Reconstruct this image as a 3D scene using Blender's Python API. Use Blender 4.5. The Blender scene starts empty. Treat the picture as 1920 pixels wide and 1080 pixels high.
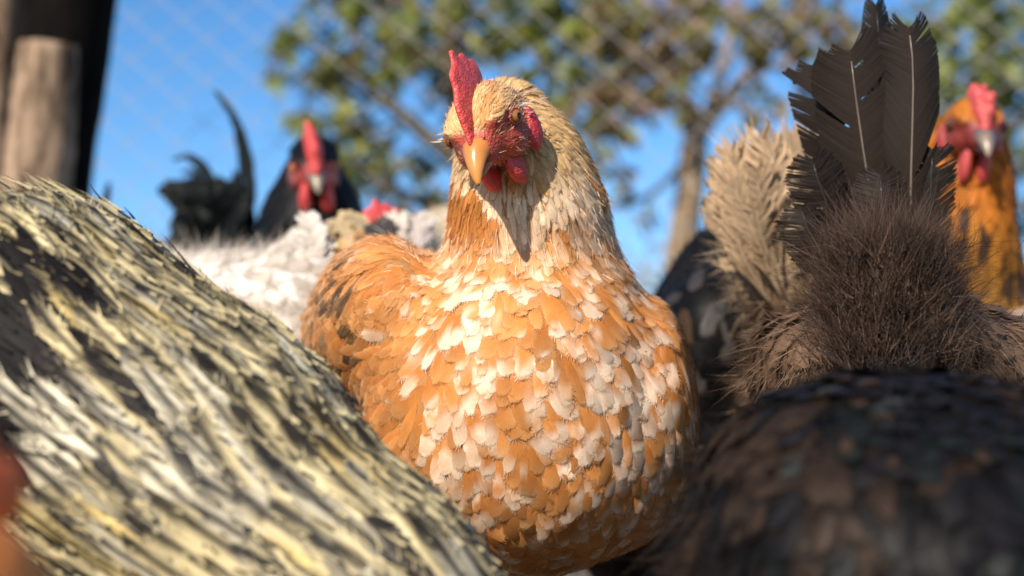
import bpy, math, random
import numpy as np
rng = np.random.default_rng(11)
random.seed(5)
scene = bpy.context.scene
col = scene.collection

# ------------------------------------------------------------------ camera, sky, sun, exposure
CAM = np.array([0.0, 0.0, 0.16]); PITCH = math.radians(8.0); FPX = 2400.0
cam_d = bpy.data.cameras.new('camera'); cam = bpy.data.objects.new('camera', cam_d); col.objects.link(cam)
cam.location = CAM; cam.rotation_euler = (math.pi/2 + PITCH, 0, 0)
cam_d.sensor_width = 36.0; cam_d.lens = 36.0*FPX/1920.0
cam_d.clip_start = 0.02; cam_d.clip_end = 3000
cam_d.dof.use_dof = True; cam_d.dof.focus_distance = 0.59; cam_d.dof.aperture_fstop = 4.6
cam_d.dof.aperture_blades = 7
scene.camera = cam
cF = np.array([0, math.cos(PITCH), math.sin(PITCH)]); cR = np.array([1.0, 0, 0]); cU = np.array([0, -math.sin(PITCH), math.cos(PITCH)])
def P(px, py, D):                                   # photo pixel + distance along the view axis -> world point
    return CAM + D*(cF + cR*((px-960)/FPX) + cU*((540-py)/FPX))
def project(p):
    q = np.asarray(p) - CAM; d = q @ cF
    return 960 + FPX*(q @ cR)/d, 540 - FPX*(q @ cU)/d, d

SUN_TO = np.array([-0.40, -0.74, 0.0]); SUN_EL = math.radians(32)
SUN_TO = SUN_TO/np.linalg.norm(SUN_TO)*math.cos(SUN_EL); SUN_TO[2] = math.sin(SUN_EL)
w = bpy.data.worlds.new('World'); scene.world = w; w.use_nodes = True
nt = w.node_tree; sky = nt.nodes.new('ShaderNodeTexSky'); sky.sky_type = 'NISHITA'; sky.sun_disc = False
sky.sun_elevation = SUN_EL; sky.sun_rotation = math.atan2(SUN_TO[0], SUN_TO[1]) % (2*math.pi)
sky.air_density = 1.0; sky.dust_density = 0.5; sky.ozone_density = 3.0; sky.altitude = 600
bg = nt.nodes['Background']; hs = nt.nodes.new('ShaderNodeHueSaturation'); hs.inputs['Saturation'].default_value = 1.24; nt.links.new(sky.outputs[0], hs.inputs['Color']); nt.links.new(hs.outputs[0], bg.inputs[0]); bg.inputs[1].default_value = 0.12
sl = bpy.data.lights.new('sun', 'SUN'); sl.energy = 5.0; sl.angle = math.radians(0.5); sl.color = (1.0, 0.90, 0.76)
so = bpy.data.objects.new('sun', sl); col.objects.link(so)
from mathutils import Vector
so.rotation_euler = Vector(SUN_TO).to_track_quat('Z', 'Y').to_euler()
vs = scene.view_settings; vs.view_transform = 'Standard'; vs.look = 'None'; vs.exposure = 0.65; vs.gamma = 1.0
scene.cycles.max_bounces = 5; scene.cycles.transparent_max_bounces = 10; scene.cycles.diffuse_bounces = 3; scene.cycles.transmission_bounces = 3
scene.cycles.use_denoising = True

# ------------------------------------------------------------------ materials
def mat(name):
    m = bpy.data.materials.new(name); m.use_nodes = True
    return m, m.node_tree, m.node_tree.nodes['Principled BSDF']
def noise(nt, scale, detail=4, vec=None, rough=.6):
    n = nt.nodes.new('ShaderNodeTexNoise'); n.inputs['Scale'].default_value = scale; n.inputs['Detail'].default_value = detail
    n.inputs['Roughness'].default_value = rough
    if vec is not None: nt.links.new(vec, n.inputs['Vector'])
    return n
def ramp(nt, fac, stops):
    r = nt.nodes.new('ShaderNodeValToRGB'); e = r.color_ramp.elements
    while len(e) < len(stops): e.new(.5)
    for x, (p, c) in zip(e, stops): x.position = p; x.color = (*c, 1)
    nt.links.new(fac, r.inputs[0]); return r
def bump(nt, h, strength, dist, b):
    n = nt.nodes.new('ShaderNodeBump'); n.inputs['Strength'].default_value = strength; n.inputs['Distance'].default_value = dist
    nt.links.new(h, n.inputs['Height']); nt.links.new(n.outputs[0], b.inputs['Normal'])
def objcoord(nt): return nt.nodes.new('ShaderNodeTexCoord').outputs['Object']

def feather_mat(name, rough=.6, spec=.15, sheen=.0, transl=.2, film=0.0):
    m, t, b = mat(name)
    a = t.nodes.new('ShaderNodeVertexColor'); a.layer_name = 'Col'
    n = noise(t, 900, 2, objcoord(t)); mx = t.nodes.new('ShaderNodeMix'); mx.data_type = 'RGBA'; mx.blend_type = 'MULTIPLY'
    mx.inputs[0].default_value = .3
    r = ramp(t, n.outputs[0], [(.25, (.62,)*3), (.7, (1.12,)*3)])
    t.links.new(a.outputs[0], mx.inputs[6]); t.links.new(r.outputs[0], mx.inputs[7])
    t.links.new(mx.outputs[2], b.inputs['Base Color'])
    b.inputs['Roughness'].default_value = rough; b.inputs['Specular IOR Level'].default_value = spec
    b.inputs['Sheen Weight'].default_value = sheen; b.inputs['Sheen Roughness'].default_value = .5
    if film:
        b.inputs['Thin Film Thickness'].default_value = film; b.inputs['Thin Film IOR'].default_value = 1.6
    if transl:
        tr = t.nodes.new('ShaderNodeBsdfTranslucent'); t.links.new(mx.outputs[2], tr.inputs[0])
        s = t.nodes.new('ShaderNodeMixShader'); s.inputs[0].default_value = transl
        t.links.new(b.outputs[0], s.inputs[1]); t.links.new(tr.outputs[0], s.inputs[2])
        t.links.new(s.outputs[0], t.nodes['Material Output'].inputs[0])
    else: s = b
    # vane edges thin out into loose barbs: painted edge weight broken up by fine noise drives transparency
    n3 = noise(t, 2200, 1, objcoord(t)); ad = t.nodes.new('ShaderNodeMath'); ad.operation = 'MULTIPLY_ADD'; ad.inputs[1].default_value = .9; t.links.new(n3.outputs[0], ad.inputs[0]); t.links.new(a.outputs['Alpha'], ad.inputs[2])
    mr = t.nodes.new('ShaderNodeMapRange'); mr.inputs['From Min'].default_value = .45; mr.inputs['From Max'].default_value = 1.0; t.links.new(ad.outputs[0], mr.inputs['Value'])
    tp = t.nodes.new('ShaderNodeBsdfTransparent'); ms = t.nodes.new('ShaderNodeMixShader'); t.links.new(mr.outputs[0], ms.inputs[0]); t.links.new(tp.outputs[0], ms.inputs[1]); t.links.new(s.outputs[0], ms.inputs[2]); t.links.new(ms.outputs[0], t.nodes['Material Output'].inputs[0])
    return m
M = {}
M['feather'] = feather_mat('soft_feather')
M['glossy'] = feather_mat('glossy_dark_feather', rough=.5, spec=.10, sheen=.0, transl=.02, film=0)
M['tail'] = feather_mat('tail_feather', rough=.42, spec=.28, sheen=.0, transl=.05)
def skin_mat(name, rough=.5, scale=800, strength=.42, sss=.12):
    m, t, b = mat(name)
    a = t.nodes.new('ShaderNodeVertexColor'); a.layer_name = 'Col'
    oc = objcoord(t)
    n = noise(t, scale*.35, 4, oc); mx = t.nodes.new('ShaderNodeMix'); mx.data_type = 'RGBA'; mx.blend_type = 'MULTIPLY'; mx.inputs[0].default_value = .6
    r = ramp(t, n.outputs[0], [(.3, (.55,)*3), (.7, (1.15,)*3)])
    t.links.new(a.outputs[0], mx.inputs[6]); t.links.new(r.outputs[0], mx.inputs[7]); t.links.new(mx.outputs[2], b.inputs['Base Color'])
    b.inputs['Roughness'].default_value = rough; b.inputs['Subsurface Weight'].default_value = sss
    b.inputs['Subsurface Radius'].default_value = (.004, .0012, .0008); b.inputs['Subsurface Scale'].default_value = 1.0
    v = t.nodes.new('ShaderNodeTexVoronoi'); v.inputs['Scale'].default_value = scale; t.links.new(oc, v.inputs['Vector'])
    bump(t, v.outputs['Distance'], strength, .0012, b)
    return m
M['skin'] = skin_mat('warty_red_skin'); M['horn'] = skin_mat('beak_horn', rough=.3, scale=120, strength=.08, sss=.1)
m, t, b = mat('eye'); a = t.nodes.new('ShaderNodeVertexColor'); a.layer_name = 'Col'; t.links.new(a.outputs[0], b.inputs['Base Color']); b.inputs['Roughness'].default_value = .06; M['eye'] = m
m, t, b = mat('dirt'); oc = objcoord(t); n = noise(t, 3, 8, oc); n2 = noise(t, 60, 6, oc)
r = ramp(t, n.outputs[0], [(.3, (.10, .07, .045)), (.55, (.17, .125, .08)), (.75, (.25, .2, .12))]); t.links.new(r.outputs[0], b.inputs['Base Color']); b.inputs['Roughness'].default_value = .95
bump(t, n2.outputs[0], .8, .01, b); M['dirt'] = m
def bark_mat(name, dark, light, sc=14):
    m, t, b = mat(name); oc = objcoord(t); mp = t.nodes.new('ShaderNodeMapping'); mp.inputs['Scale'].default_value = (sc, sc, sc*.22); t.links.new(oc, mp.inputs[0])
    n = noise(t, 3, 8, mp.outputs[0], .7); r = ramp(t, n.outputs[0], [(.38, dark), (.62, light)]); t.links.new(r.outputs[0], b.inputs['Base Color'])
    b.inputs['Roughness'].default_value = .9; b.inputs['Specular IOR Level'].default_value = .05; bump(t, n.outputs[0], .8, .01, b); return m
M['log'] = bark_mat('weathered_log', (.05, .03, .02), (.38, .265, .18), 16); M['darkwood'] = bark_mat('near_black_wood', (.003, .0025, .0025), (.009, .007, .006))  # darkwood grain is near-black throughout
M['bark'] = bark_mat('tree_bark', (.13, .09, .055), (.34, .25, .16)); M['bark2'] = bark_mat('dark_tree_bark', (.05, .04, .025), (.13, .10, .06))
m, t, b = mat('galvanised_wire'); b.inputs['Base Color'].default_value = (.33, .31, .30, 1); b.inputs['Metallic'].default_value = .25; b.inputs['Roughness'].default_value = .6; M['wire'] = m
def leaf_mat():
    m, t, b = mat('leaf'); a = t.nodes.new('ShaderNodeVertexColor'); a.layer_name = 'Col'; t.links.new(a.outputs[0], b.inputs['Base Color']); b.inputs['Roughness'].default_value = .5
    b.inputs['Specular IOR Level'].default_value = .4
    tr = t.nodes.new('ShaderNodeBsdfTranslucent'); t.links.new(a.outputs[0], tr.inputs[0]); s = t.nodes.new('ShaderNodeMixShader'); s.inputs[0].default_value = .3
    t.links.new(b.outputs[0], s.inputs[1]); t.links.new(tr.outputs[0], s.inputs[2]); t.links.new(s.outputs[0], t.nodes['Material Output'].inputs[0]); return m
M['leaf'] = leaf_mat()
m, t, b = mat('scaly_leg'); v = t.nodes.new('ShaderNodeTexVoronoi'); v.inputs['Scale'].default_value = 300; t.links.new(objcoord(t), v.inputs['Vector']); b.inputs['Base Color'].default_value = (.42, .30, .12, 1); b.inputs['Roughness'].default_value = .5; bump(t, v.outputs['Distance'], .5, .001, b); M['leg'] = m

# ------------------------------------------------------------------ object helpers
def tag(o, label=None, cat=None, group=None, kind=None):
    if label: o['label'] = label
    if cat: o['category'] = cat
    if group: o['group'] = group
    if kind: o['kind'] = kind
    return o
def thing(name, loc, label, cat, group=None):
    o = bpy.data.objects.new(name, None); col.objects.link(o); o.location = loc; o.empty_display_size = .05
    return tag(o, label, cat, group)
def make_mesh(name, V, F, m, C=None, smooth=False, NV=None):
    me = bpy.data.meshes.new(name); V = np.asarray(V, np.float32).reshape(-1, 3)
    me.vertices.add(len(V)); me.vertices.foreach_set('co', V.ravel())
    if isinstance(F, np.ndarray):
        F = F.astype(np.int32); k = F.shape[1]; tot = np.full(len(F), k, np.int32); idx = F.ravel()
    else:
        tot = np.array([len(f) for f in F], np.int32); idx = np.array([i for f in F for i in f], np.int32)
    me.loops.add(len(idx)); me.loops.foreach_set('vertex_index', idx)
    me.polygons.add(len(tot)); me.polygons.foreach_set('loop_start', np.concatenate([[0], np.cumsum(tot)[:-1]]).astype(np.int32))
    me.polygons.foreach_set('loop_total', tot)
    if smooth: me.polygons.foreach_set('use_smooth', np.ones(len(tot), bool))
    me.update(calc_edges=True)
    if C is not None:
        C = np.asarray(C, np.float32); C = C.reshape(-1, C.shape[-1]); a = me.color_attributes.new('Col', 'FLOAT_COLOR', 'POINT')
        a.data.foreach_set('color', (np.clip(C, 0, 1) if C.shape[1] == 4 else np.concatenate([np.clip(C, 0, 1), np.ones((len(C), 1), np.float32)], 1)).ravel())
    if NV is not None:
        me.polygons.foreach_set('use_smooth', np.ones(len(tot), bool)); me.normals_split_custom_set_from_vertices(np.asarray(NV, np.float32).reshape(-1, 3))
    me.materials.append(m); return me
def link(name, me, parent=None, kind=None):
    o = bpy.data.objects.new(name, me); col.objects.link(o)
    if parent is not None:
        o.parent = parent
        p, off = parent, Vector((0, 0, 0))
        while p is not None: off += p.location; p = p.parent
        o.location = -off if parent.parent is None else Vector((0, 0, 0))
    if kind: o['kind'] = kind
    return o
def norm(v): return v/np.maximum(np.linalg.norm(v, axis=-1, keepdims=True), 1e-9)
def tube(pts, rads, n=8, cap=True):
    pts = np.array(pts, float); k = len(pts); T = np.zeros_like(pts); T[1:-1] = pts[2:]-pts[:-2]; T[0] = pts[1]-pts[0]; T[-1] = pts[-1]-pts[-2]; T = norm(T)
    ref = np.array([0.31, 0.9, 0.2]) if abs(T[0] @ np.array([0.31, .9, .2])) < .85 else np.array([1.0, 0, 0])
    A = norm(np.cross(T, ref)); B = np.cross(T, A); th = np.linspace(0, 2*np.pi, n, endpoint=False)
    V = pts[:, None] + np.array(rads)[:, None, None]*(A[:, None]*np.cos(th)[None, :, None] + B[:, None]*np.sin(th)[None, :, None])
    F = []
    for i in range(k-1):
        for j in range(n):
            F.append((i*n+j, i*n+(j+1) % n, (i+1)*n+(j+1) % n, (i+1)*n+j))
    if cap: F.append(tuple(range(n))[::-1]); F.append(tuple((k-1)*n+j for j in range(n)))
    return V.reshape(-1, 3), F
def join(parts):
    V, F, o = [], [], 0
    for v, f in parts:
        V.append(v); F += [tuple(i+o for i in q) for q in f]; o += len(v)
    return np.concatenate(V), F
def spline(pts, n):
    pts = np.array(pts, float); k = len(pts)
    if k == 2: return pts[0]+(pts[1]-pts[0])*np.linspace(0, 1, n)[:, None]
    ext = np.vstack([2*pts[0]-pts[1], pts, 2*pts[-1]-pts[-2]]); out = []
    for u in np.linspace(0, k-1-1e-6, n):
        i = int(u); f = u-i; a, b_, c, d = ext[i:i+4]
        out.append(.5*((2*b_)+(-a+c)*f+(2*a-5*b_+4*c-d)*f*f+(-a+3*b_-3*c+d)*f**3))
    return np.array(out)
def vnoise(p, scale, seed=0):                       # cheap smooth value noise, about 0..1
    p = np.asarray(p)*scale; r = np.random.default_rng(seed); s = np.zeros(p.shape[:-1])
    for _ in range(6):
        d = norm(r.normal(size=3))*r.uniform(.6, 1.6); s = s + np.sin(p @ d*2*np.pi + r.uniform(0, 6.28))
    return .5 + s/6*.9
def sstep(a, b, x): t = np.clip((x-a)/(b-a), 0, 1); return t*t*(3-2*t)

# ------------------------------------------------------------------ signed distance bodies
def axes_from(d, up=(0, 0, 1)):
    f = norm(np.array(d, float)); s = norm(np.cross(f, np.array(up, float))); return np.stack([s, f, np.cross(s, f)], 1)   # columns: side, along, up
class SDF:
    def __init__(self, prims, k=.02, flat=None): self.prims = prims; self.k = k; self.flat = flat
    def __call__(self, p):
        p = np.asarray(p, float); d = None
        if self.flat: o, n, s = self.flat; q = (p-o) @ n; p = p + q[..., None]*n*(s-1)
        for pr in self.prims:
            if pr[0] == 'e':
                _, c, r, R = pr; q = (p-c) @ R if R is not None else p-c
                a = np.linalg.norm(q/r, axis=-1); b = np.linalg.norm(q/(r*r), axis=-1); e = a*(a-1)/np.maximum(b, 1e-9)
            else:
                _, a, b, ra, rb = pr; ba = b-a; h = np.clip(((p-a) @ ba)/(ba @ ba), 0, 1); e = np.linalg.norm(p-a-h[..., None]*ba, axis=-1) - (ra+(rb-ra)*h)
            if d is None: d = e
            else:
                k = self.k; h = np.maximum(k-np.abs(d-e), 0)/k; d = np.minimum(d, e)-h*h*k*.25
        return d
    def grad(self, p, e=8e-4):
        g = np.stack([self(p+np.eye(3)[i]*e)-self(p-np.eye(3)[i]*e) for i in range(3)], -1); return norm(g)
    def snap(self, p, it=3):
        for _ in range(it): g = self.grad(p); p = p-g*np.clip(self(p), -.03, .03)[..., None]
        return p, self.grad(p)
    def bounds(self, pad):
        lo, hi = [], []
        for pr in self.prims:
            if pr[0] == 'e':
                r = np.max(pr[2]) if pr[3] is not None else pr[2]; lo.append(pr[1]-r); hi.append(pr[1]+r)
            else:
                for c, r in ((pr[1], pr[3]), (pr[2], pr[4])): lo.append(c-r); hi.append(c+r)
        return np.min(lo, 0)-pad, np.max(hi, 0)+pad
    def mesh(self, vox):
        lo, hi = self.bounds(self.k*.6+2*vox); n = np.ceil((hi-lo)/vox).astype(int)+1
        ax = [lo[i]+vox*np.arange(n[i]) for i in range(3)]
        d = np.empty(n)
        for i in range(n[0]):
            Y, Z = np.meshgrid(ax[1], ax[2], indexing='ij'); d[i] = self(np.stack([np.full_like(Y, ax[0][i]), Y, Z], -1))
        s = d < 0; cnt = np.zeros(n-1, int)
        cs = [(a, b, c) for a in (0, 1) for b in (0, 1) for c in (0, 1)]
        sl_ = lambda A, a, b, c: A[a:A.shape[0]-1+a, b:A.shape[1]-1+b, c:A.shape[2]-1+c]
        for c in cs: cnt += sl_(s, *c)
        act = (cnt > 0) & (cnt < 8); I = np.argwhere(act); idm = -np.ones(n-1, int); idm[act] = np.arange(len(I))
        acc = np.zeros((len(I), 3)); num = np.zeros(len(I))
        for a in range(8):
            for b in range(a+1, 8):
                ca, cb = np.array(cs[a]), np.array(cs[b])
                if np.abs(ca-cb).sum() != 1: continue
                A, B = I+ca, I+cb; da, db = d[tuple(A.T)], d[tuple(B.T)]; x = (da < 0) != (db < 0)
                t_ = np.where(x, da/np.where(x, da-db, 1), 0)[:, None]; acc += np.where(x[:, None], A+(B-A)*t_, 0); num += x
        V = lo+vox*acc/num[:, None]; F = []
        for axi in range(3):
            u, v = (axi+1) % 3, (axi+2) % 3
            sa = [slice(None)]*3; sb = [slice(None)]*3; sa[axi] = slice(0, -1); sb[axi] = slice(1, None)
            e = np.argwhere(s[tuple(sa)] != s[tuple(sb)]); ok = (e[:, u] > 0) & (e[:, v] > 0) & (e[:, u] < n[u]-1) & (e[:, v] < n[v]-1); e = e[ok]
            eu = np.zeros(3, int); eu[u] = 1; ev = np.zeros(3, int); ev[v] = 1
            q = np.stack([idm[tuple((e-eu-ev).T)], idm[tuple((e-ev).T)], idm[tuple(e.T)], idm[tuple((e-eu).T)]], 1)
            flip = ~s[tuple(e.T)]; q[flip] = q[flip][:, ::-1]; F.append(q)
        return V, np.concatenate(F)
def scatter(V, F, spacing, sdf, keep=None, seed=1, dens=4.0):
    """random points on a mesh no closer than spacing(p)"""
    r = np.random.default_rng(seed); T = np.concatenate([F[:, :3], F[:, [0, 2, 3]]]); a, b, c = V[T[:, 0]], V[T[:, 1]], V[T[:, 2]]
    ar = np.linalg.norm(np.cross(b-a, c-a), axis=1)*.5; cen = (a+b+c)/3; sp = spacing(cen)
    wgt = ar/(sp*sp); N = int(wgt.sum()*dens); i = r.choice(len(T), N, p=wgt/wgt.sum())
    u, v = r.random(N), r.random(N); m = u+v > 1; u[m], v[m] = 1-u[m], 1-v[m]
    p = a[i]+(b[i]-a[i])*u[:, None]+(c[i]-a[i])*v[:, None]
    if keep is not None: p = p[keep(p)]
    s = spacing(p); h = s.max(); cells = {}; out = []
    K = np.floor(p/h).astype(int)
    for j in range(len(p)):
        x, y, z = K[j]; ok = True
        for dx in (-1, 0, 1):
            for dy in (-1, 0, 1):
                for dz in (-1, 0, 1):
                    for q in cells.get((x+dx, y+dy, z+dz), ()):
                        e = p[q]-p[j]
                        if e @ e < s[j]*s[j]: ok = False; break
                    if not ok: break
                if not ok: break
            if not ok: break
        if ok: cells.setdefault((x, y, z), []).append(j); out.append(j)
    p = p[out]; return sdf.snap(p)

# ------------------------------------------------------------------ feathers built barb by barb
def feather_geo(sdf, p, nrm, d, L, W, lift, base, tip, tipat, centre, cw, cs, nb=7, h0=.0004, droop=.18, tipround=.5, jag=.12, seed=3, fringe=1.0, streak=.10, colfn=None):
    """p,nrm,d (N,3); L,W,lift,tipat,cw,cs (N,). Vane of swept barb rows plus a fringe of loose barb ends. Returns V, (C, normals), faces"""
    r = np.random.default_rng(seed); N = len(p); L = np.broadcast_to(L, N)*1.0; W = np.broadcast_to(W, N)*1.0; lift = np.broadcast_to(lift, N)*1.0
    tipat = np.broadcast_to(tipat, N); cw = np.broadcast_to(cw, N); cs = np.broadcast_to(cs, N)
    d = norm(d-nrm*np.sum(d*nrm, -1, keepdims=True)); K = 5; ts = np.linspace(0, 1, K)
    S = np.empty((N, K, 3)); NN = np.empty((N, K, 3)); q, n, dd = p.copy(), nrm.copy(), d.copy()
    for i in range(K):
        if i:
            q2 = q+dd*(L/(K-1))[:, None]; q2, n = sdf.snap(q2, 2) if sdf else (q2, n); dd = norm(q2-q); q = q2
        S[:, i] = q+n*(h0+lift*ts[i]**1.3)[:, None]; NN[:, i] = n
    T = np.empty_like(S); T[:, 1:-1] = S[:, 2:]-S[:, :-2]; T[:, 0] = S[:, 1]-S[:, 0]; T[:, -1] = S[:, -1]-S[:, -2]; T = norm(T)
    side = norm(np.cross(T, NN)); ar = np.arange(N)
    def ev(A, t): x = np.clip(t, 0, 1)*(K-1); i = np.minimum(x.astype(int), K-2); f = (x-i)[:, None]; return A[ar, i]*(1-f)+A[ar, i+1]*f
    th = np.pi*(.08+.92*np.arange(nb+1)/nb); al = (1-np.cos(th))/2; la = np.maximum(np.sin(th), 0)**tipround
    la = np.where(th < np.pi/2, la*np.sin(np.minimum(th, np.pi/2))**.6, la); inn = al-.13*la; inn[-1] = 1.0; la[-1] = .12
    cols_ = (-1, -.55, 0, .55, 1); Vs, Cs, Ns = [], [], []; wob = r.normal(0, 1, (N, 3))
    rowbr = 1+r.normal(0, streak, (nb+1, 2, N)); skew = r.normal(0, .06, N)
    def shade(a_, xl, br):
        c = base*1.0; k = sstep(tipat-.13, tipat+.13, a_+.05*xl)[:, None]; c = c*(1-k)+tip*k
        ck = ((1-sstep(cw-.12, cw+.12, xl))*cs)[:, None]; c = c*(1-ck)+centre*ck; return c*br[:, None]
    edge = {}
    for j in range(nb+1):
        for ci, x in enumerate(cols_):
            ax = abs(x); sg = 0 if x < 0 else 1; jl = r.normal(0, jag*.16, N)*ax**2; jw = 1+r.normal(0, jag*.6, N)*ax
            tt = inn[j]+(al[j]-inn[j])*ax**1.4+jl; lat = la[j]*W*.5*x*jw+skew*W*np.clip(tt, 0, 1)**2
            s0, nn, sd, tg = ev(S, tt), ev(NN, tt), ev(side, tt), ev(T, tt); over = np.maximum(tt-1, 0)*L
            z = -droop*W*.5*la[j]*x*x+.025*W*wob[:, 0]*x*tt+r.normal(0, .012, N)*W*ax
            pos = s0+sd*lat[:, None]+tg*over[:, None]+nn*z[:, None]
            br = rowbr[j, sg] if x else .5*(rowbr[j, 0]+rowbr[j, 1])
            c = colfn(pos, np.clip(tt, 0, 1.1), np.full(N, ax*la[j]))*br[:, None] if colfn else shade(np.clip(tt, 0, 1.1), np.full(N, ax*la[j]), br)
            nv = norm(nn+sd*(.26*x*la[j]+.08*wob[:, 1])[:, None]+tg*(.16*np.clip(tt-.25, -.25, 1)+.08*wob[:, 2])[:, None])
            alp = np.full((N, 1), (1.0 if ax < .9 else .12) if j < nb-1 else (.75 if j == nb-1 and ax < .9 else .05)); Vs.append(pos); Cs.append(np.concatenate([c, alp], 1)); Ns.append(nv)
            if ax == 1 and j >= nb//2-1: edge[(ci, j)] = (pos, c, nv, sd*np.sign(x), tg)
    nc = 5; pat = []
    for j in range(nb):
        for c_ in range(4): o = j*nc+c_; pat.append((o, o+1, o+nc+1, o+nc))
    if fringe:
        for (ci, j), (pos, c, nv, so, tg) in edge.items():
            if (ci, j+1) not in edge: continue
            p2 = edge[(ci, j+1)][0]
            for f_ in (.1, .45, .8):
                b0 = pos*(1-f_)+p2*f_; b1 = pos*(1-f_-.22)+p2*(f_+.22); dr = norm(so*.55*np.cos(np.pi*.5*j/nb)+tg*(1+0*so)+r.normal(0, .25, (N, 3)))
                e = (b0+b1)/2+dr*(fringe*L*r.uniform(.03, .11, N))[:, None]; o = len(Vs); ins = -so*(.04*W)[:, None]
                for v_ in (b0+ins, b1+ins, e, (b0+b1)/2+dr*.0+ins): Vs.append(v_); Cs.append(np.concatenate([c*1.03, np.full((N, 1), .6)], 1)); Ns.append(nv)
                pat.append((o, o+1, o+2, o+3) if ci == 0 else (o, o+3, o+2, o+1))
    return np.stack(Vs, 1), (np.stack(Cs, 1), np.stack(Ns, 1)), np.array(pat)
def fluff_geo(p, nrm, d, length, width, rootc, tipc, bend=.5, seed=4, spread=.35):
    """tapered hair-like barbs, five triangles each"""
    r = np.random.default_rng(seed); N = len(p); length = np.broadcast_to(length, N); width = np.broadcast_to(width, N)
    d = norm(d+r.normal(0, spread, (N, 3))); side = norm(np.cross(d, r.normal(0, 1, (N, 3)))); bd = norm(r.normal(0, 1, (N, 3)))*bend
    V, C = [], []; g = np.array([0, 0, -1.0])
    for t_, wd in ((0, 1), (.4, .8), (.75, .5)):
        q = p+d*(length*t_)[:, None]+(bd+g*.25*bend)*(length*t_*t_)[:, None]
        for s_ in (-1, 1): V.append(q+side*(s_*width*.5*wd)[:, None]); C.append(rootc*(1-t_)+tipc*t_)
    q = p+d*length[:, None]+(bd+g*.25*bend)*length[:, None]; V.append(q); C.append(tipc*1.0)
    br = (1+r.normal(0, .12, N))[:, None, None]
    al_ = np.broadcast_to(np.array([.6, .6, .45, .45, .25, .25, .05])[None, :, None], (N, 7, 1)); return np.stack(V, 1), np.concatenate([np.stack(C, 1)*br, al_], 2), np.array([(0, 1, 3), (0, 3, 2), (2, 3, 5), (2, 5, 4), (4, 5, 6)])
def assemble(name, V, C, pat, m, parent, kind='stuff'):
    NV = None
    if isinstance(C, tuple): C, NV = C
    N, K = V.shape[:2]; F = (pat[None]+(np.arange(N)*K)[:, None, None]).reshape(-1, pat.shape[1])
    return link(name, make_mesh(name, V, F, m, C, NV=NV), parent, kind)
def coat(parent, V, C, pat, m, p, nrm, single=300, name='feather', stuff='plumage'):
    """the feathers that show largest become parts of their own, the rest one plumage part"""
    C, NV = C; N, K = V.shape[:2]
    x, y, dep = project(V[:, K//2]); view = norm(CAM-p); face = np.sum(nrm*view, -1)
    score = face/dep - 10*((x < -20) | (x > 1940) | (y < -20) | (y > 1100)) - 10*(face < .05) + rng.normal(0, .15, N)
    order = np.argsort(-score); k = min(single, int((score > -1).sum())); one, rest = order[:k], order[k:]
    for i in one: link(name, make_mesh(name, V[i], pat, m, C[i], NV=NV[i]), parent)
    if len(rest): assemble(stuff, V[rest], (C[rest], NV[rest]), pat, m, parent)
def big_feather(parent, path, width, facing, c_in, c_out, nb=46, m=None, quillc=(.5, .42, .33), name='tail_feather', split=.04, profile=None, fwd=.10, seed=1, cup=.1, quill=.0011, frayed=0.0, asym=1.0):
    """one large flight or tail feather: vane of single barbs plus a quill sub-part. path: world points base->tip; width(m)"""
    r = np.random.default_rng(seed); n = 40; S = spline(path, n); T = norm(np.gradient(S, axis=0)); L = np.linalg.norm(np.diff(S, axis=0), axis=1).sum()
    fc = norm(np.array(facing, float)); NN = norm(fc-T*(T @ fc)[:, None]); sd = np.cross(T, NN)
    prof = profile or (lambda t_: np.sin(np.pi*np.clip(.08+.92*t_, 0, 1)**1.5)**.55)
    V, C, F = [], [], []; c_in, c_out = np.array(c_in), np.array(c_out)
    def at(A, t_): x = np.clip(t_, 0, 1)*(n-1); i = min(int(x), n-2); return A[i]*(1-x+i)+A[i+1]*(x-i)
    for sg in (-1, 1):
        clump = 0.0
        for j in range(nb):
            t0, t1 = .06+.90*j/nb, .06+.90*(j+1.8)/nb
            if r.random() < split: clump = r.normal(0, .035)
            else: clump *= .93
            wj = width*.5*(asym if sg > 0 else 1)*float(prof((t0+t1)/2))*(1+r.normal(0, .012+frayed)); br = 1+r.normal(0, .07); ln = r.normal(0, .003+frayed*.06)
            o = len(V)
            for x in (0, .35, .7, 1):
                for e, tt in enumerate((t0, t1)):
                    nar = (1-.12*x*x) if e else 1.0
                    tm = t0+(tt-t0)*nar+fwd*x**1.25*(1-.55*t0)*(1.0)+clump*x+ln*x
                    q = at(S, tm)+at(sd, tm)*(sg*wj*x)-at(NN, tm)*(cup*wj*x*x+2e-4*(j % 3)*x+frayed*width*.4*r.normal()*x)
                    if tm > 1: q = q+T[-1]*(tm-1)*L*.8
                    V.append(q); c = (c_in*(1-x)+c_out*x)*br; C.append(c)
            for s_ in range(3):
                f = (o+2*s_, o+2*s_+1, o+2*s_+3, o+2*s_+2); F.append(f if sg > 0 else f[::-1])
    o = link(name, make_mesh(name, V, np.array(F), m or M['tail'], C), parent)
    if quill:
        n_q = len(S[::4])
        qv, qf = tube(S[::4]+NN[::4]*quill*.5, np.linspace(quill, quill*.25, len(S[::4])), 5); link('quill', make_mesh('quill', qv, qf, M['horn'], np.tile(np.array(quillc), (len(qv), 1)), True), o)
    return o
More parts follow.
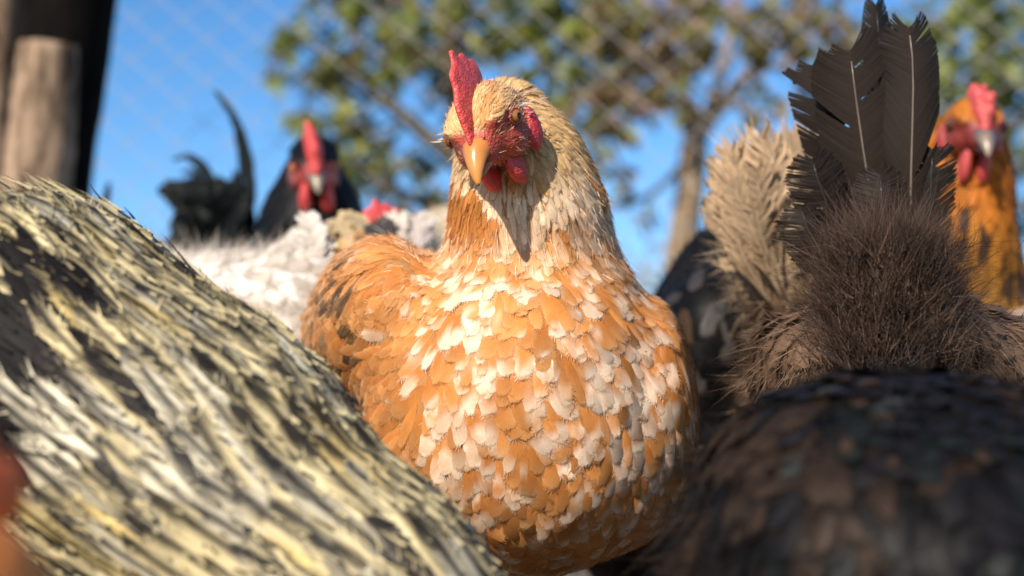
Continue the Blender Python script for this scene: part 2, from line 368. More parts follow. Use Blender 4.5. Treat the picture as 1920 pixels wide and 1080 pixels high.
def legs(parent, x, y, ztop, fwd, gap=.045, colr=None):
    f = norm(np.array([fwd[0], fwd[1], 0.0])); s = np.array([f[1], -f[0], 0])
    for sg in (-1, 1):
        c = np.array([x, y, 0.0])+s*sg*gap; kn = c+np.array([0, 0, ztop*.55])-f*.012; parts = [tube([c+np.array([0, 0, ztop]), kn, c+np.array([0, 0, .012])], [.011, .0065, .006], 8)]
        for an in (-.5, 0, .5, math.pi):
            dr = f*math.cos(an)+s*math.sin(an); ln = .045 if an != math.pi else .02
            parts.append(tube([c+np.array([0, 0, .012]), c+dr*ln*.55+np.array([0, 0, .009]), c+dr*ln+np.array([0, 0, .003])], [.0055, .0045, .0018], 6))
        v, fc = join(parts); link('leg', make_mesh('leg', v, fc, M['leg'], None, True), parent)

# ------------------------------------------------------------------ heads
def build_head(parent, Hc, F, U, sc, pal, comb_pts, detail=1.0, eye_s=17.0, comb_flat=2.3, comb_r=4.5, wattle=(10, 4, 11), lobes=True, comb_lean=0.0, bristles=1500, crown=True, wat_at=(19, 7, -19), vox=None):
    F = norm(np.array(F, float)); U = np.array(U, float); U = norm(U-F*(U @ F)); S = np.cross(U, F); R = np.stack([F, S, U], 1); k = sc*.001
    L = lambda f, s, u: np.array(Hc)+k*(f*F+s*S+u*U)
    loc = lambda p: ((p-np.array(Hc)) @ R)/k
    pr = [('e', L(0, 0, 0), np.array([25, 18.0, 19])*k, R), ('c', L(8, 0, -2), L(23, 0, -5), 13*k, 8.5*k)]
    for s_ in (-1, 1):
        pr += [('e', L(6, s_*9.5, -9), np.array([11, 8.5, 9])*k, R), ('e', L(13, s_*11, 6.5), np.array([9, 4, 3.5])*k, R)]
    skinmask = lambda q: sstep(-5, 4, q[:, 0]-.25*q[:, 2])*sstep(10, 5, q[:, 2]-.30*(np.abs(q[:, 1])-9)+.12*(q[:, 0]-10)+4*(vnoise(q, .09, 3)-.5)) + sstep(22, 27, q[:, 0])
    sd = SDF(pr, 6*k); V, Fc = sd.mesh(vox or 1.3*k); q = loc(V)
    skin = skinmask(q)
    skin = np.clip(skin, 0, 1)[:, None]; n_ = vnoise(q, .13, 5)[:, None]
    c = np.array(pal['face'])*(.8+.5*n_)*skin+np.array(pal['crown'])*(1-skin)
    head = link('head', make_mesh('head', V, Fc, M['skin'], c, True), parent)
    # comb: flattened spikes on a ridge along the skull
    base = [L(*b_) for b_ in comb_pts['base']]; cp = [('c', base[i], base[i+1], comb_r*1.5*k, comb_r*1.5*k) for i in range(len(base)-1)]
    for (bi, tp, r0, r1) in comb_pts['spikes']: cp.append(('c', L(*bi), L(*tp), r0*k, r1*k))
    cs_ = SDF(cp, 6*k, (np.array(Hc), S, comb_flat)); cv, cf = cs_.mesh(1.1*k); ql = loc(cv)
    lean = comb_lean*np.maximum(ql[:, 2]-14, 0)**2*.012; cv = cv+S*(lean*k)[:, None]
    nn = vnoise(ql, .2, 8)[:, None]; link('comb', make_mesh('comb', cv, cf, M['skin'], np.array(pal['comb'])*(.82+.4*nn), True), parent)
    # wattles and ear lobes
    for s_ in (-1, 1):
        a, b_, c_ = wattle; f0, s0, u0 = wat_at
        ws = SDF([('e', L(f0, s_*s0, u0), np.array([a, b_, c_])*k, R), ('e', L(f0-2, s_*(s0+.5), u0-c_*.5), np.array([a*.75, b_*.9, c_*.8])*k, R)], 5*k); v, f = ws.mesh(1.1*k)
        link('wattle', make_mesh('wattle', v, f, M['skin'], np.tile(np.array(pal['comb'])*.95, (len(v), 1)), True), parent)
        if lobes:
            ls = SDF([('e', L(-5, s_*19, -8), np.array([4.5, 3.2, 9])*k, R), ('e', L(-1, s_*17.5, -14), np.array([6, 3.2, 7])*k, R)], 4*k); v, f = ls.mesh(1.1*k)
            link('ear_lobe', make_mesh('ear_lobe', v, f, M['skin'], np.tile(np.array(pal['lobe']), (len(v), 1)), True), parent)
        # eye with iris, pupil and a fleshy ring
        ec = L(10, s_*eye_s, 1.5); ax = norm(S*s_*.93+F*.36); u1 = norm(np.cross(ax, U)); u2 = np.cross(ax, u1); r_ = 4.0*k; ev, ef, ecl = [], [], []
        rings = np.linspace(0, 1.5, 10)
        for i, th in enumerate(rings):
            for j in range(20):
                ph = 2*np.pi*j/20; ev.append(ec+r_*(ax*np.cos(th)+(u1*np.cos(ph)+u2*np.sin(ph))*np.sin(th)))
                ecl.append((.004, .003, .003) if th < .42 else ((np.array(pal['iris'])*(1.0 if th < .95 else .3))))
        for i in range(9):
            for j in range(20): ef.append((i*20+j, i*20+(j+1) % 20, (i+1)*20+(j+1) % 20, (i+1)*20+j))
        eo = link('eye', make_mesh('eye', ev, ef, M['eye'], ecl, True), parent)
        ring = [ec+ax*r_*.35+(u1*np.cos(a_)+u2*np.sin(a_)*.9)*r_*1.06 for a_ in np.linspace(0, 2*np.pi, 17)]
        v, f = tube(ring, [r_*.13]*17, 6, False); link('eyelid', make_mesh('eyelid', v, f, M['skin'], np.tile(np.array(pal['face'])*.7, (len(v), 1)), True), eo)
        nv = SDF([('e', L(25, s_*5.6, .8), np.array([2.4, .9, 1.1])*k, R)], k); v, f = nv.mesh(.45*k); link('nostril', make_mesh('nostril', v, f, M['horn'], np.tile((.06, .02, .01), (len(v), 1)), True), parent)
    # beak, upper and lower mandible lofted from rings
    def loft(st, nm, cl):
        n = 14; v, f, cc = [], [], []
        for (ff, uu, hw, hh) in st:
            for j in range(n):
                a_ = 2*np.pi*j/n; v.append(L(ff-(.12*hw*np.cos(a_)**2*3), hw*np.cos(a_), uu+hh*np.sin(a_)*(1.0 if np.sin(a_) > 0 else .8)))
                cc.append(cl(ff, np.sin(a_)))
        for i in range(len(st)-1):
            for j in range(n): f.append((i*n+j, i*n+(j+1) % n, (i+1)*n+(j+1) % n, (i+1)*n+j))
        f.append(tuple((len(st)-1)*n+j for j in range(n))); link(nm, make_mesh(nm, v, f, M['horn'], cc, True), parent)
    bc, bt = np.array(pal['beak']), np.array(pal['beak_tip'])
    cl = lambda ff, s_: bc+(bt-bc)*float(sstep(26, 40, np.array(ff)))
    st = [(16, -4, 13.0, 5.6), (20, -3.2, 11.0, 6.2), (25, -2.6, 9.0, 6.4), (29, -3.2, 7.4, 6.0), (33, -4.8, 6.0, 5.2), (36.5, -7.0, 4.6, 4.2), (39.5, -9.8, 3.2, 3.0), (41.5, -12.4, 2.0, 2.0), (42.4, -14.2, .9, 1.0)]
    loft(st, 'upper_beak', cl)
    loft([(17, -9.5, 9.6, 3.0), (24, -9.8, 6.6, 3.0), (30, -10.8, 4.6, 2.6), (35, -12.2, 2.9, 2.0), (38.5, -13.4, 1.0, .9)], 'lower_beak', lambda ff, s_: bc*.85)
    if crown:
        # small feathers on crown and cheeks, bristles over the bare skin
        spc = lambda p: np.where(loc(p)[:, 0] < 0, 1.9, 1.4)*k
        def keep(p):
            l = loc(p); return (skinmask(l) < .5) & ((l[:, 0]-10)**2+(l[:, 2]-2.5)**2 > 45)
        p, n_ = scatter(V, Fc, spc, sd, keep, 7); l = loc(p); N = len(p)
        d = -F*1.0+U*.15+S*(np.sign(l[:, 1])*.25)[:, None]-U*(.5*(np.abs(l[:, 1]) > 11))[:, None]
        d = d+rng.normal(0, .16, (N, 3)); cr = np.array(pal['crown']); fl = np.array(pal['fleck']); tt = vnoise(l, .07, 9)[:, None]+rng.normal(0, .12, (N, 1)); mixv = sstep(.45, .75, tt)
        bcol = cr*(1-mixv)+fl*mixv; wt = np.array(pal.get('white', pal['crown'])); wm = (sstep(-2, -9, l[:, 0])*sstep(2, 9, l[:, 2]))[:, None]; tcol = bcol*(1-wm)*1.08+wt*wm
        Ls = np.where(l[:, 0] < 0, 8.0, 5.5)*k*rng.uniform(.8, 1.25, N)
        V2, C2, pat = feather_geo(sd, p, n_, d, Ls, Ls*.27, .13*Ls, bcol, tcol, .45, bcol, .3, 0.0, nb=5, h0=.0002, seed=12, jag=.3)
        assemble('crown_feathers', V2, C2, pat, M['feather'], parent)
    if bristles:
        p, n_ = scatter(V, Fc, lambda p: np.full(len(p), 1.05*k), sd, lambda p: (loc(p)[:, 0] < 24) & (loc(p)[:, 0] > -8), 8); p = p[:bristles] if len(p) > bristles else p; n_ = n_[:len(p)]
        l = loc(p); N = len(p); d = -F*.9+n_*.5+U*(.35*np.sign(l[:, 2]+4))[:, None]
        cr = np.tile(np.array(pal['bristle']), (N, 1)); V2, C2, pat = fluff_geo(p, n_, d, rng.uniform(2.0, 4.6, N)*k, .46*k, cr*.9, cr, bend=.25, spread=.22, seed=9)
        keepm = rng.random(N) < np.clip(.45+.6*sstep(-6, 7, l[:, 2]+.25*np.abs(l[:, 1])-.3*(l[:, 0]-8)), 0, 1)
        assemble('bristles', V2[keepm], C2[keepm], pat, M['feather'], parent)
    return L, sd, R, k

# ================================================================== SETTING
v = np.array([(-400, -60, 0), (400, -60, 0), (400, 900, 0), (-400, 900, 0)]); g = link('ground', make_mesh('ground', v, [(0, 1, 2, 3)], M['dirt'])); tag(g, kind='structure')

# ------------------------------------------------------------------ chain-link fence: every zig-zag wire strand is a part
FD = 2.0
fence = thing('chain_link_fence', (0, FD, 0), 'blurred grey chain-link fence of diamond wire mesh behind the chickens', 'fence')
DW, DH, FH = .082, .070, 1.75; nz = int(FH/(DH/2))
zz = [(0 if i % 2 == 0 else DW/2+.002, (.004 if i % 2 else -.004), i*DH/2) for i in range(nz+1)]
strand_v, strand_f = tube(zz, [.0012]*len(zz), 5); sm = make_mesh('wire_strand', strand_v, strand_f, M['wire'], None, True)
zz2 = [(0 if i % 2 else DW/2+.002, (.004 if i % 2 == 0 else -.004), i*DH/2) for i in range(nz+1)]
s2v, s2f = tube(zz2, [.0012]*len(zz2), 5); sm2 = make_mesh('wire_strand', s2v, s2f, M['wire'], None, True)
x0, x1 = -2.1, 2.1
for i in range(int((x1-x0)/(DW/2))):
    o = bpy.data.objects.new('wire_strand', sm if i % 2 == 0 else sm2); col.objects.link(o); o.parent = fence; o.location = (x0+i*DW/2, .02*math.sin(i*.21), .05)
for z in (.06, .95, 1.80):
    v, f = tube([(x0, 2.0, z), (0, 2.005, z-.012), (x1, 2.0, z)], [.002]*3, 6); link('tension_wire', make_mesh('tension_wire', v, f, M['wire'], None, True), fence)

# ------------------------------------------------------------------ posts at the left edge
def rough_post(name, pts, rads, m, label, n=22, rows=26, wob=.13, cat='post', seed=1, top_m=None):
    r = np.random.default_rng(seed); S = spline(pts, rows); R = np.interp(np.linspace(0, 1, rows), np.linspace(0, 1, len(rads)), rads)
    V, F = tube(S, R, n); a = np.arange(n)/n*2*np.pi; prof = sum(np.cos(k*a+r.uniform(0, 6))*r.uniform(.2, 1)/k for k in (2, 3, 5, 7))
    prof2 = r.normal(0, .25, (rows, n)); V = V.reshape(rows, n, 3); C = S[:, None]; V = C+(V-C)*(1+wob*(prof[None]+prof2)*.6)[..., None]; V = V.reshape(-1, 3)
    o = link(name, make_mesh(name, V, F, m, None, True)); return tag(o, label, cat)
def down(px, py, D, py2):           # line in the picture carried on to the ground at the same distance
    return P(px, py, D)
def ground_at(px, D):
    y = 540+FPX*(math.sin(PITCH)*D+CAM[2])/(D*math.cos(PITCH)); return P(px, y, D)
b_ = ground_at(35, 1.5); rough_post('log_post', [b_, P(66, 420, 1.5), P(80, 250, 1.5), P(92, 84, 1.5)], [.044, .042, .039, .034], M['log'], 'sunlit pale brown log post in front of the dark post', seed=2)
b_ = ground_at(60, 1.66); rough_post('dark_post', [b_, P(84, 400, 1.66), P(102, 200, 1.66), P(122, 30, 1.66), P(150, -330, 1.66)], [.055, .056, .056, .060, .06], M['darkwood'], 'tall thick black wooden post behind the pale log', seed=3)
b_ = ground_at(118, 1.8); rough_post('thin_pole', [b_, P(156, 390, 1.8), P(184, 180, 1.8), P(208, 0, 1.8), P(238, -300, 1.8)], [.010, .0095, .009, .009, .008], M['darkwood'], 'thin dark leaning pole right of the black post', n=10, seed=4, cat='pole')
b_ = ground_at(-30, 1.75); rough_post('brown_post', [b_, P(-14, 300, 1.75), P(-2, 60, 1.75), P(4, -300, 1.75)], [.03, .028, .025, .022], M['log'], 'brown post at the far left edge beside the black post', n=14, seed=6)

# ------------------------------------------------------------------ trees
def tree(name, label, D, trunk, limbs, clusters, leafL, cols, barkm, density, seed, spread=.5):
    r = np.random.default_rng(seed); root = thing(name, ground_at(trunk[0][0], D), label, 'tree', 'trees beyond the fence')
    g0 = ground_at(trunk[0][0], D); pts = [g0]+[P(x, y, D) for x, y, _ in trunk]; rad = [trunk[0][2]*1.25*D/FPX]+[q*D/FPX for _, _, q in trunk]
    S = spline(pts, 18); Rr = np.interp(np.linspace(0, 1, 18), np.linspace(0, 1, len(rad)), rad); V, F = tube(S, Rr, 12); V = V+r.normal(0, Rr.mean()*.06, V.shape)
    link('trunk', make_mesh('trunk', V, F, barkm, None, True), root)
    for lb in limbs:
        q = [P(x, y, D+dd) for x, y, dd, _ in lb]; rr = [w_*D/FPX for *_, w_ in lb]; S2 = spline(q, 12); V, F = tube(S2, np.interp(np.linspace(0, 1, 12), np.linspace(0, 1, len(rr)), rr), 8)
        link('limb', make_mesh('limb', V, F, barkm, None, True), root)
    Vs, Cs, tw = [], [], []
    allj = [np.array(p_) for p_ in S[6:]]+[P(x, y, D+dd) for lb in limbs for x, y, dd, _ in lb]; A = np.array(allj)
    for (x, y, rp, k) in clusters:
        c = P(x, y, D+r.normal(0, spread)); n = int(k*density*(rp/80.)**2); rad_ = rp*D/FPX
        # twig from the nearest limb to the cluster
        j = A[np.argmin(np.linalg.norm(A-c, axis=1))]; mid = (j+c)/2+r.normal(0, .05, 3)*rad_*3; tw.append(tube(spline([j, mid, c], 7), np.linspace(.011, .004, 7), 5))
        for _ in range(4):
            e = c+r.normal(0, .6, 3)*rad_; tw.append(tube([c, (c+e)/2+r.normal(0, .1, 3)*rad_, e], [.005, .004, .002], 4))
        sub = c+r.normal(0, .55, (max(3, n//9), 3))*rad_; cc = sub[r.integers(0, len(sub), n)]+r.normal(0, .16, (n, 3))*rad_
        a = norm(r.normal(0, 1, (n, 3))+np.array([0, -.2, -.55])); nrm = norm(r.normal(0, 1, (n, 3))+np.array([-.2, -.5, .8])); s = norm(np.cross(a, nrm)); nr = np.cross(s, a)
        ln = leafL*r.uniform(.65, 1.25, n)[:, None]; wd = ln*.24
        P0 = cc; P1 = cc+a*ln*.35+s*wd; P2 = cc+a*ln*.35-s*wd; P3 = cc+a*ln*.72+s*wd*.8-nr*ln*.04; P4 = cc+a*ln*.72-s*wd*.8-nr*ln*.04; P5 = cc+a*ln-nr*ln*.12; P6 = cc+a*ln*.5-nr*wd*.35
        Vs.append(np.stack([P0, P1, P2, P3, P4, P5, P6], 1)); ci = r.choice(len(cols), n, p=[w_ for _, w_ in cols]); cl = np.array([c_ for c_, _ in cols])[ci]*r.uniform(.7, 1.3, (n, 1)); Cs.append(np.repeat(cl[:, None], 7, 1))
    V = np.concatenate(Vs); C = np.concatenate(Cs); pat = np.array([(0, 1, 6), (1, 3, 6), (3, 5, 6), (5, 4, 6), (4, 2, 6), (2, 0, 6)])
    assemble('crown', V, C, pat, M['leaf'], root, kind=None); v, f = join(tw); link('twigs', make_mesh('twigs', v, f, barkm, None, True), root, 'stuff')
    return root
G = [((.17, .20, .03), .40), ((.26, .26, .055), .25), ((.06, .085, .02), .25), ((.20, .17, .05), .07), ((.16, .075, .03), .03)]
G2 = [((.19, .19, .045), .35), ((.20, .15, .07), .25), ((.20, .10, .06), .22), ((.10, .11, .03), .18)]
G3 = [((.17, .20, .04), .5), ((.24, .26, .065), .3), ((.06, .085, .02), .2)]
tree('leafy_tree', 'dense olive green leafy tree behind the speckled hen, dark between its leaves', 4.6,
     [(905, 700, 40), (900, 480, 36), (880, 300, 30), (850, 120, 22), (840, -80, 14)],
     [[(885, 330, 0, 20), (760, 220, -.1, 14), (640, 120, 0, 8), (560, 60, 0, 5)], [(870, 260, 0, 20), (980, 160, .1, 13), (1080, 60, .1, 8)], [(895, 420, 0, 18), (770, 370, 0, 10), (660, 300, 0, 6)], [(860, 160, 0, 16), (740, 60, .1, 9), (690, -40, 0, 6)], [(880, 300, 0, 12), (1010, 300, .2, 7), (1110, 250, .1, 4)]],
     [(620, 50, 75, 1.2), (700, 20, 80, 1.3), (790, 50, 90, 1.5), (880, 20, 90, 1.5), (960, 70, 95, 1.5), (1050, 40, 80, 1.4), (1090, 110, 70, 1.2), (560, 150, 45, .9), (530, 60, 26, .5), (640, 150, 70, 1.2), (720, 130, 60, 1.2), (690, 240, 60, 1.2), (620, 260, 50, 1.0), (560, 210, 35, .8), (840, 150, 70, 1.3), (790, 290, 55, 1.1), (700, 330, 60, 1.1), (640, 370, 55, .9), (760, 390, 60, .9), (700, 430, 60, .8), (820, 380, 50, .9), (1000, 170, 75, 1.3), (1060, 220, 55, 1.1), (1140, 160, 45, .8), (1120, 60, 60, 1.0), (1020, 290, 45, .8), (1100, 280, 40, .7), (1150, 230, 40, .7), (660, -60, 90, 1.3), (800, -80, 100, 1.4), (950, -70, 110, 1.4), (1080, -70, 90, 1.3), (500, 130, 22, .5), (520, 110, 30, .5)],
     .075, G, M['bark2'], 100, 21, .45)
tree('forked_tree', 'bare forked tree with pale trunk and sparse brownish leaves right of the speckled hen', 3.9,
     [(1262, 620, 34), (1276, 480, 31), (1296, 340, 27), (1302, 250, 24), (1290, 190, 19)],
     [[(1296, 270, 0, 20), (1350, 200, 0, 14), (1420, 120, .05, 12), (1500, 30, .1, 10), (1570, -60, .1, 7)], [(1292, 230, 0, 18), (1270, 140, -.05, 14), (1240, 70, -.1, 11), (1200, -10, -.1, 9), (1180, -80, 0, 6)],
      [(1320, 230, 0, 12), (1355, 130, .1, 10), (1372, 40, .1, 8), (1400, -60, .1, 6)], [(1275, 170, 0, 10), (1220, 130, 0, 8), (1150, 60, .1, 6), (1100, 20, .1, 4)], [(1290, 300, 0, 9), (1240, 350, 0, 6), (1190, 380, 0, 4)], [(1410, 130, 0, 8), (1480, 120, 0, 6), (1550, 90, 0, 4)], [(1240, 80, 0, 8), (1290, 40, 0, 7), (1330, -40, 0, 5)]],
     [(1180, 60, 50, .9), (1240, 40, 50, .9), (1290, 20, 45, .8), (1150, 120, 45, .8), (1200, 150, 40, .8), (1380, 20, 45, .7), (1440, 10, 40, .7), (1480, 100, 36, .7), (1430, 170, 30, .6), (1495, 180, 40, .9), (1520, 40, 50, .9), (1560, 110, 40, .8), (1170, 340, 32, .5), (1210, 390, 30, .5), (1250, 130, 40, .7), (1340, 60, 30, .6), (1130, 310, 34, .5), (1580, 20, 50, .9), (1200, 220, 34, .7), (1140, 390, 26, .4), (1220, 90, 55, 1.0), (1300, 110, 45, .9), (1340, 20, 55, .9), (1400, 90, 45, .8), (1460, 40, 55, 1.0), (1390, 200, 34, .7), (1180, 190, 45, .9), (1110, 170, 50, 1.0), (1150, 20, 60, 1.1), (1530, 200, 40, .8), (1240, 210, 34, .8), (1130, 240, 34, .7), (1480, -30, 70, 1.0), (1300, -40, 80, 1.0)],
     .065, G2, M['bark'], 120, 33, .3)
tree('distant_tree', 'bright green bushy tree at the right edge above the orange hen', 5.6,
     [(1880, 800, 34), (1870, 500, 30), (1860, 250, 24), (1850, 60, 16)],
     [[(1868, 330, 0, 16), (1790, 200, 0, 9), (1720, 60, 0, 6)], [(1865, 300, 0, 16), (1950, 160, 0, 9), (2030, 60, 0, 6)], [(1860, 180, 0, 12), (1830, 40, 0, 8), (1800, -60, 0, 5)]],
     [(1780, 40, 60, 1.2), (1850, 20, 70, 1.3), (1930, 40, 80, 1.3), (1800, 120, 60, 1.4), (1870, 110, 70, 1.5), (1940, 150, 80, 1.5), (1790, 210, 55, 1.3), (1860, 210, 70, 1.4), (1930, 260, 70, 1.3), (1900, 330, 50, .9), (1940, 400, 50, .8), (1900, 480, 40, .7), (1730, 30, 50, .8), (1720, 130, 45, .8), (1610, 60, 40, .6), (1650, 130, 45, .8), (2010, 150, 90, 1.3), (1980, 330, 80, 1.2), (1830, -70, 100, 1.3), (1960, -70, 100, 1.3), (1780, 300, 45, .9), (1920, 560, 60, .8)],
     .08, G3, M['bark2'], 100, 44, .5)
# pale scrub far off along the horizon
def scrub(px, D, h, wd, seed, label):
    r = np.random.default_rng(seed); b0 = ground_at(px, D); root = thing('scrub_bush', b0, label, 'bush', 'pale bushes on the horizon'); tw = []
    tips = []
    for i in range(70):
        e = b0+np.array([r.normal(0, wd), r.normal(0, wd*.5), h*r.uniform(.45, 1.0)]); s0 = b0+np.array([r.normal(0, wd*.25), 0, 0]); mid = (s0+e)/2+r.normal(0, wd*.15, 3); tw.append(tube(spline([s0, mid, e], 6), np.linspace(.03, .01, 6), 4)); tips += [mid, e, (mid+e)/2]
    v, f = join(tw); link('stems', make_mesh('stems', v, f, M['bark'], None, True), root); tips = np.array(tips); n = 1500; cc = tips[r.integers(0, len(tips), n)]+r.normal(0, .16*h/2, (n, 3)); cc[:, 2] = np.maximum(cc[:, 2], .02)
    a = norm(r.normal(0, 1, (n, 3))); s = norm(r.normal(0, 1, (n, 3))); ln = .16; V = np.stack([cc-a*ln*.5, cc+s*ln*.28, cc+a*ln*.5, cc-s*ln*.28], 1); cl = np.array([(.30, .25, .17), (.24, .22, .13), (.36, .29, .21)])[r.integers(0, 3, n)]
    assemble('foliage', V, np.repeat(cl[:, None], 4, 1), np.array([(0, 1, 2, 3)]), M['leaf'], root, kind=None)
for i, (px, D, h, wd, lb) in enumerate([(240, 15, 3.0, 1.0, 'pale dry bush on the horizon left of the black rooster tail'), (330, 17, 2.7, 1.1, 'pale dry bush on the horizon behind the black rooster tail'), (500, 15, 2.9, 1.0, 'pale dry bush on the horizon between rooster tail and neck'), (1190, 16, 2.9, 1.1, 'pale dry bush on the horizon left of the forked tree trunk'), (1330, 18, 3.0, 1.1, 'pale dry bush on the horizon right of the forked tree trunk')]): scrub(px, D, h, wd, 60+i, lb)
# ================================================================== BIRDS
E = lambda px, py, D, r, R=None: ('e', P(px, py, D), np.array(r, float), R)
Cn = lambda a, b, ra, rb: ('c', P(*a), P(*b), ra, rb)
FLOCK = 'chickens crowded together in the yard'
def bird(name, label, cat, prims, k, vox, undercol, um='feather'):
    sd = SDF(prims, k); V, F = sd.mesh(vox); c = V.mean(0); root = thing(name, (float(c[0]), float(c[1]), 0), label, cat, FLOCK)
    link('body', make_mesh('body', V, F, M[um], np.tile(np.array(undercol), (len(V), 1)), True), root); return root, sd, V, F
def blend(cols, idx): return np.array(cols)[idx]

# ---------------- speckled ginger and white hen, the one in focus
hen, sd, V, F = bird('hen', 'ginger hen speckled with white, facing the camera, sharp in the middle', 'hen', [
    E(972, 765, .70, (.086, .125, .081)), E(985, 740, .645, (.068, .060, .076)), E(995, 842, .655, (.073, .074, .062)),
    Cn((1000, 540, .665), (990, 400, .652), .050, .0365), Cn((990, 400, .652), (972, 300, .646), .0365, .0275), Cn((972, 300, .646), (948, 222, .642), .0275, .0195),
    E(705, 608, .70, (.033, .085, .044), axes_from((-.25, 1, -.05))), E(1216, 760, .70, (.021, .085, .056), axes_from((.02, 1, -.1))), E(1180, 815, .66, (.025, .055, .052)),
    E(770, 640, .80, (.066, .085, .055)), Cn((700, 560, .82), (665, 470, .88), .035, .014)], .016, .0032, (.45, .22, .08))
Hc = P(916, 232, .605)
def hen_space(p):
    x, y, dd = project(p); return np.interp(y, [200, 330, 470, 560, 900], [.0026, .0030, .0040, .0049, .0053])
p, n = scatter(V, F, hen_space, sd, lambda q: q[:, 2] > .09, 3); N = len(p); x, y, dep = project(p)
d = norm(p-P(930, 200, .62))*1.0+np.array([0, .25, -.35]); wing = (sstep(840, 760, x)*sstep(400, 480, y))[:, None]; wingR = (sstep(1170, 1230, x))[:, None]
d = d*(1-wing)+wing*np.array([-.55, .75, -.55]); d = d*(1-wingR)+wingR*np.array([.05, .35, -1.0])
sw = np.stack([vnoise(p, 12, 71)-.5, vnoise(p, 12, 72)-.5, vnoise(p, 12, 73)-.5], 1); d = d+rng.normal(0, .2, (N, 3))+sw*1.1
neck = sstep(520, 360, y); wg = np.maximum(wing, wingR*.6)[:, 0]
Lf = (.0205*(1-neck)+.015*neck)*rng.uniform(.8, 1.25, N)*(1+.3*wg); Wf = (.0128*(1-neck)+.0036*neck)*rng.uniform(.6, 1.3, N)*(1-.2*wg)
orange = np.array((.57, .215, .050)); deep = np.array((.42, .130, .024)); buff = np.array((.74, .44, .19)); white = np.array((.83, .655, .49)); brown = np.array((.20, .11, .05)); cream = np.array((.68, .43, .19))
def hen_cols(p, r, y, wg, neck):
    N = len(p); nz1 = vnoise(p, 26, 31); nz2 = vnoise(p, 10, 32); nz3 = vnoise(p, 30, 33); nk = neck[:, None]
    o_ = sstep(.25, .8, nz1+r.normal(0, .2, N))[:, None]; base = orange*(1-o_)+(orange*.5+buff*.5)*o_; base = np.where((r.random(N) < .2)[:, None], deep, base)
    pw = np.clip(.52+.9*(nz2-.5)+.6*(nz3-.5)-.36*wg, .06, .9); isw = r.random(N) < pw
    patch = sstep(.50, .60, nz3+.25*(nz2-.5)+r.normal(0, .07, N))[:, None]; up = sstep(360, 250, y)[:, None]
    nb_ = (orange*.85*(1-up)+(cream*.8*up))*patch+(cream*(1-up)*.3+white*.7*(1-up)+cream*up)*(1-patch); base = base*(1-nk)+nb_*nk
    return base, isw, patch
base, isw, patch = hen_cols(p, rng, y, wg, neck); nk = neck[:, None]
tip = np.where(isw[:, None], white*rng.uniform(.85, 1.08, (N, 1)), base*.35+buff*.75*rng.uniform(.6, 1.15, (N, 1))); tip = tip*(1-nk)+base*1.12*nk
tipat = np.where(isw, rng.choice([.62, .72, .80, .42], N, p=[.2, .36, .32, .12]), rng.uniform(.72, .95, N)); tipat = np.where(neck > .5, .6, tipat)
base = base*rng.uniform(.8, 1.15, (N, 1)); centre = base*.82; lace = rng.uniform(.25, .8, (N, 1)); base = np.where((neck < .5)[:, None], base*(1-lace)+buff*lace, base)
bk = (wg > .5) & (x < 700) & (rng.random(N) < .45); base[bk] = brown*rng.uniform(.4, 1.6, (bk.sum(), 1)); tip[bk] = base[bk]*1.5; centre[bk] = base[bk]; tipat[bk] = .7
fr, fr2 = rng.normal(0, 1, N), rng.normal(0, 1, N)
def hen_vertex(pos, a_, l_):          # mottling runs on across neighbouring feathers, pale tips and edges on each
    m1 = vnoise(pos, 24, 31); m2 = vnoise(pos, 58, 34); m3 = vnoise(pos, 9, 32); m4 = vnoise(pos, 130, 35)
    o_ = sstep(.2, .85, m1+.12*fr)[:, None]; c = deep*(1-o_)*.6+orange*(1-.6*(1-o_)); e = (sstep(.35, 1.0, l_)*.35+sstep(.5, 1.0, a_)*.35+.25*(m4-.5))[:, None]; c = c*(1-np.clip(e, 0, .8))+buff*np.clip(e, 0, .8)
    wv = .52*m2+.40*m3+.34*m1*0+.42*(a_-.62)+.13*fr2+.16*(m4-.5)-.22*wg; wk = sstep(.44, .70, wv)[:, None]; wk = wk*sstep(.25, .6, a_)[:, None]*(.62+.3*sstep(.4, .8, m4))[:, None]
    c = c*(1-wk)+white*wk; c = c*(1-nk)+(base*(1-.4*sstep(.5, 1., a_)[:, None])+tip*.4*sstep(.5, 1., a_)[:, None])*(.86+.28*m4[:, None])*nk; c = np.where(bk[:, None], base*(.7+.6*m4[:, None]), c); return c*(1+.05*fr[:, None])
Vv, Cc, pat = feather_geo(sd, p, n, d, Lf, Wf, .045*Lf+.0003, base, tip, tipat, centre, .55, np.where(isw, .3, .85)*(1-neck), nb=7, jag=.2, tipround=.85, seed=5, droop=.2, fringe=1.1, streak=.06, colfn=hen_vertex)
coat(hen, Vv, Cc, pat, M['feather'], p, n, 300)
# fine hair-like barbs over the plumage: dense fur on the neck, looser wisps on breast and flank
q, n2 = scatter(V, F, lambda q: np.interp(project(q)[1], [200, 400, 500, 620, 1000], [.0016, .0018, .0026, .005, .006]), sd, lambda q: (q[:, 1] < .80) & (project(q)[1] < 520+90*(project(q)[0] < 800)), 6); N2 = len(q)
x2, y2, _ = project(q); nk2 = sstep(520, 360, y2); wg2 = np.maximum(sstep(840, 760, x2)*sstep(400, 480, y2), .6*sstep(1170, 1230, x2)); c2, isw2, _p = hen_cols(q, rng, y2, wg2, nk2); c2 = np.where((isw2 & (nk2 < .5))[:, None], white, c2)*rng.uniform(.85, 1.15, (N2, 1))
dd = norm(q-P(930, 200, .62))+np.array([0, .1, -.35]); dd = dd*(1-wg2[:, None])+wg2[:, None]*np.array([-.55, .6, -.6]); dd = norm(dd-n2*np.sum(dd*n2, -1, keepdims=True))+n2*.10
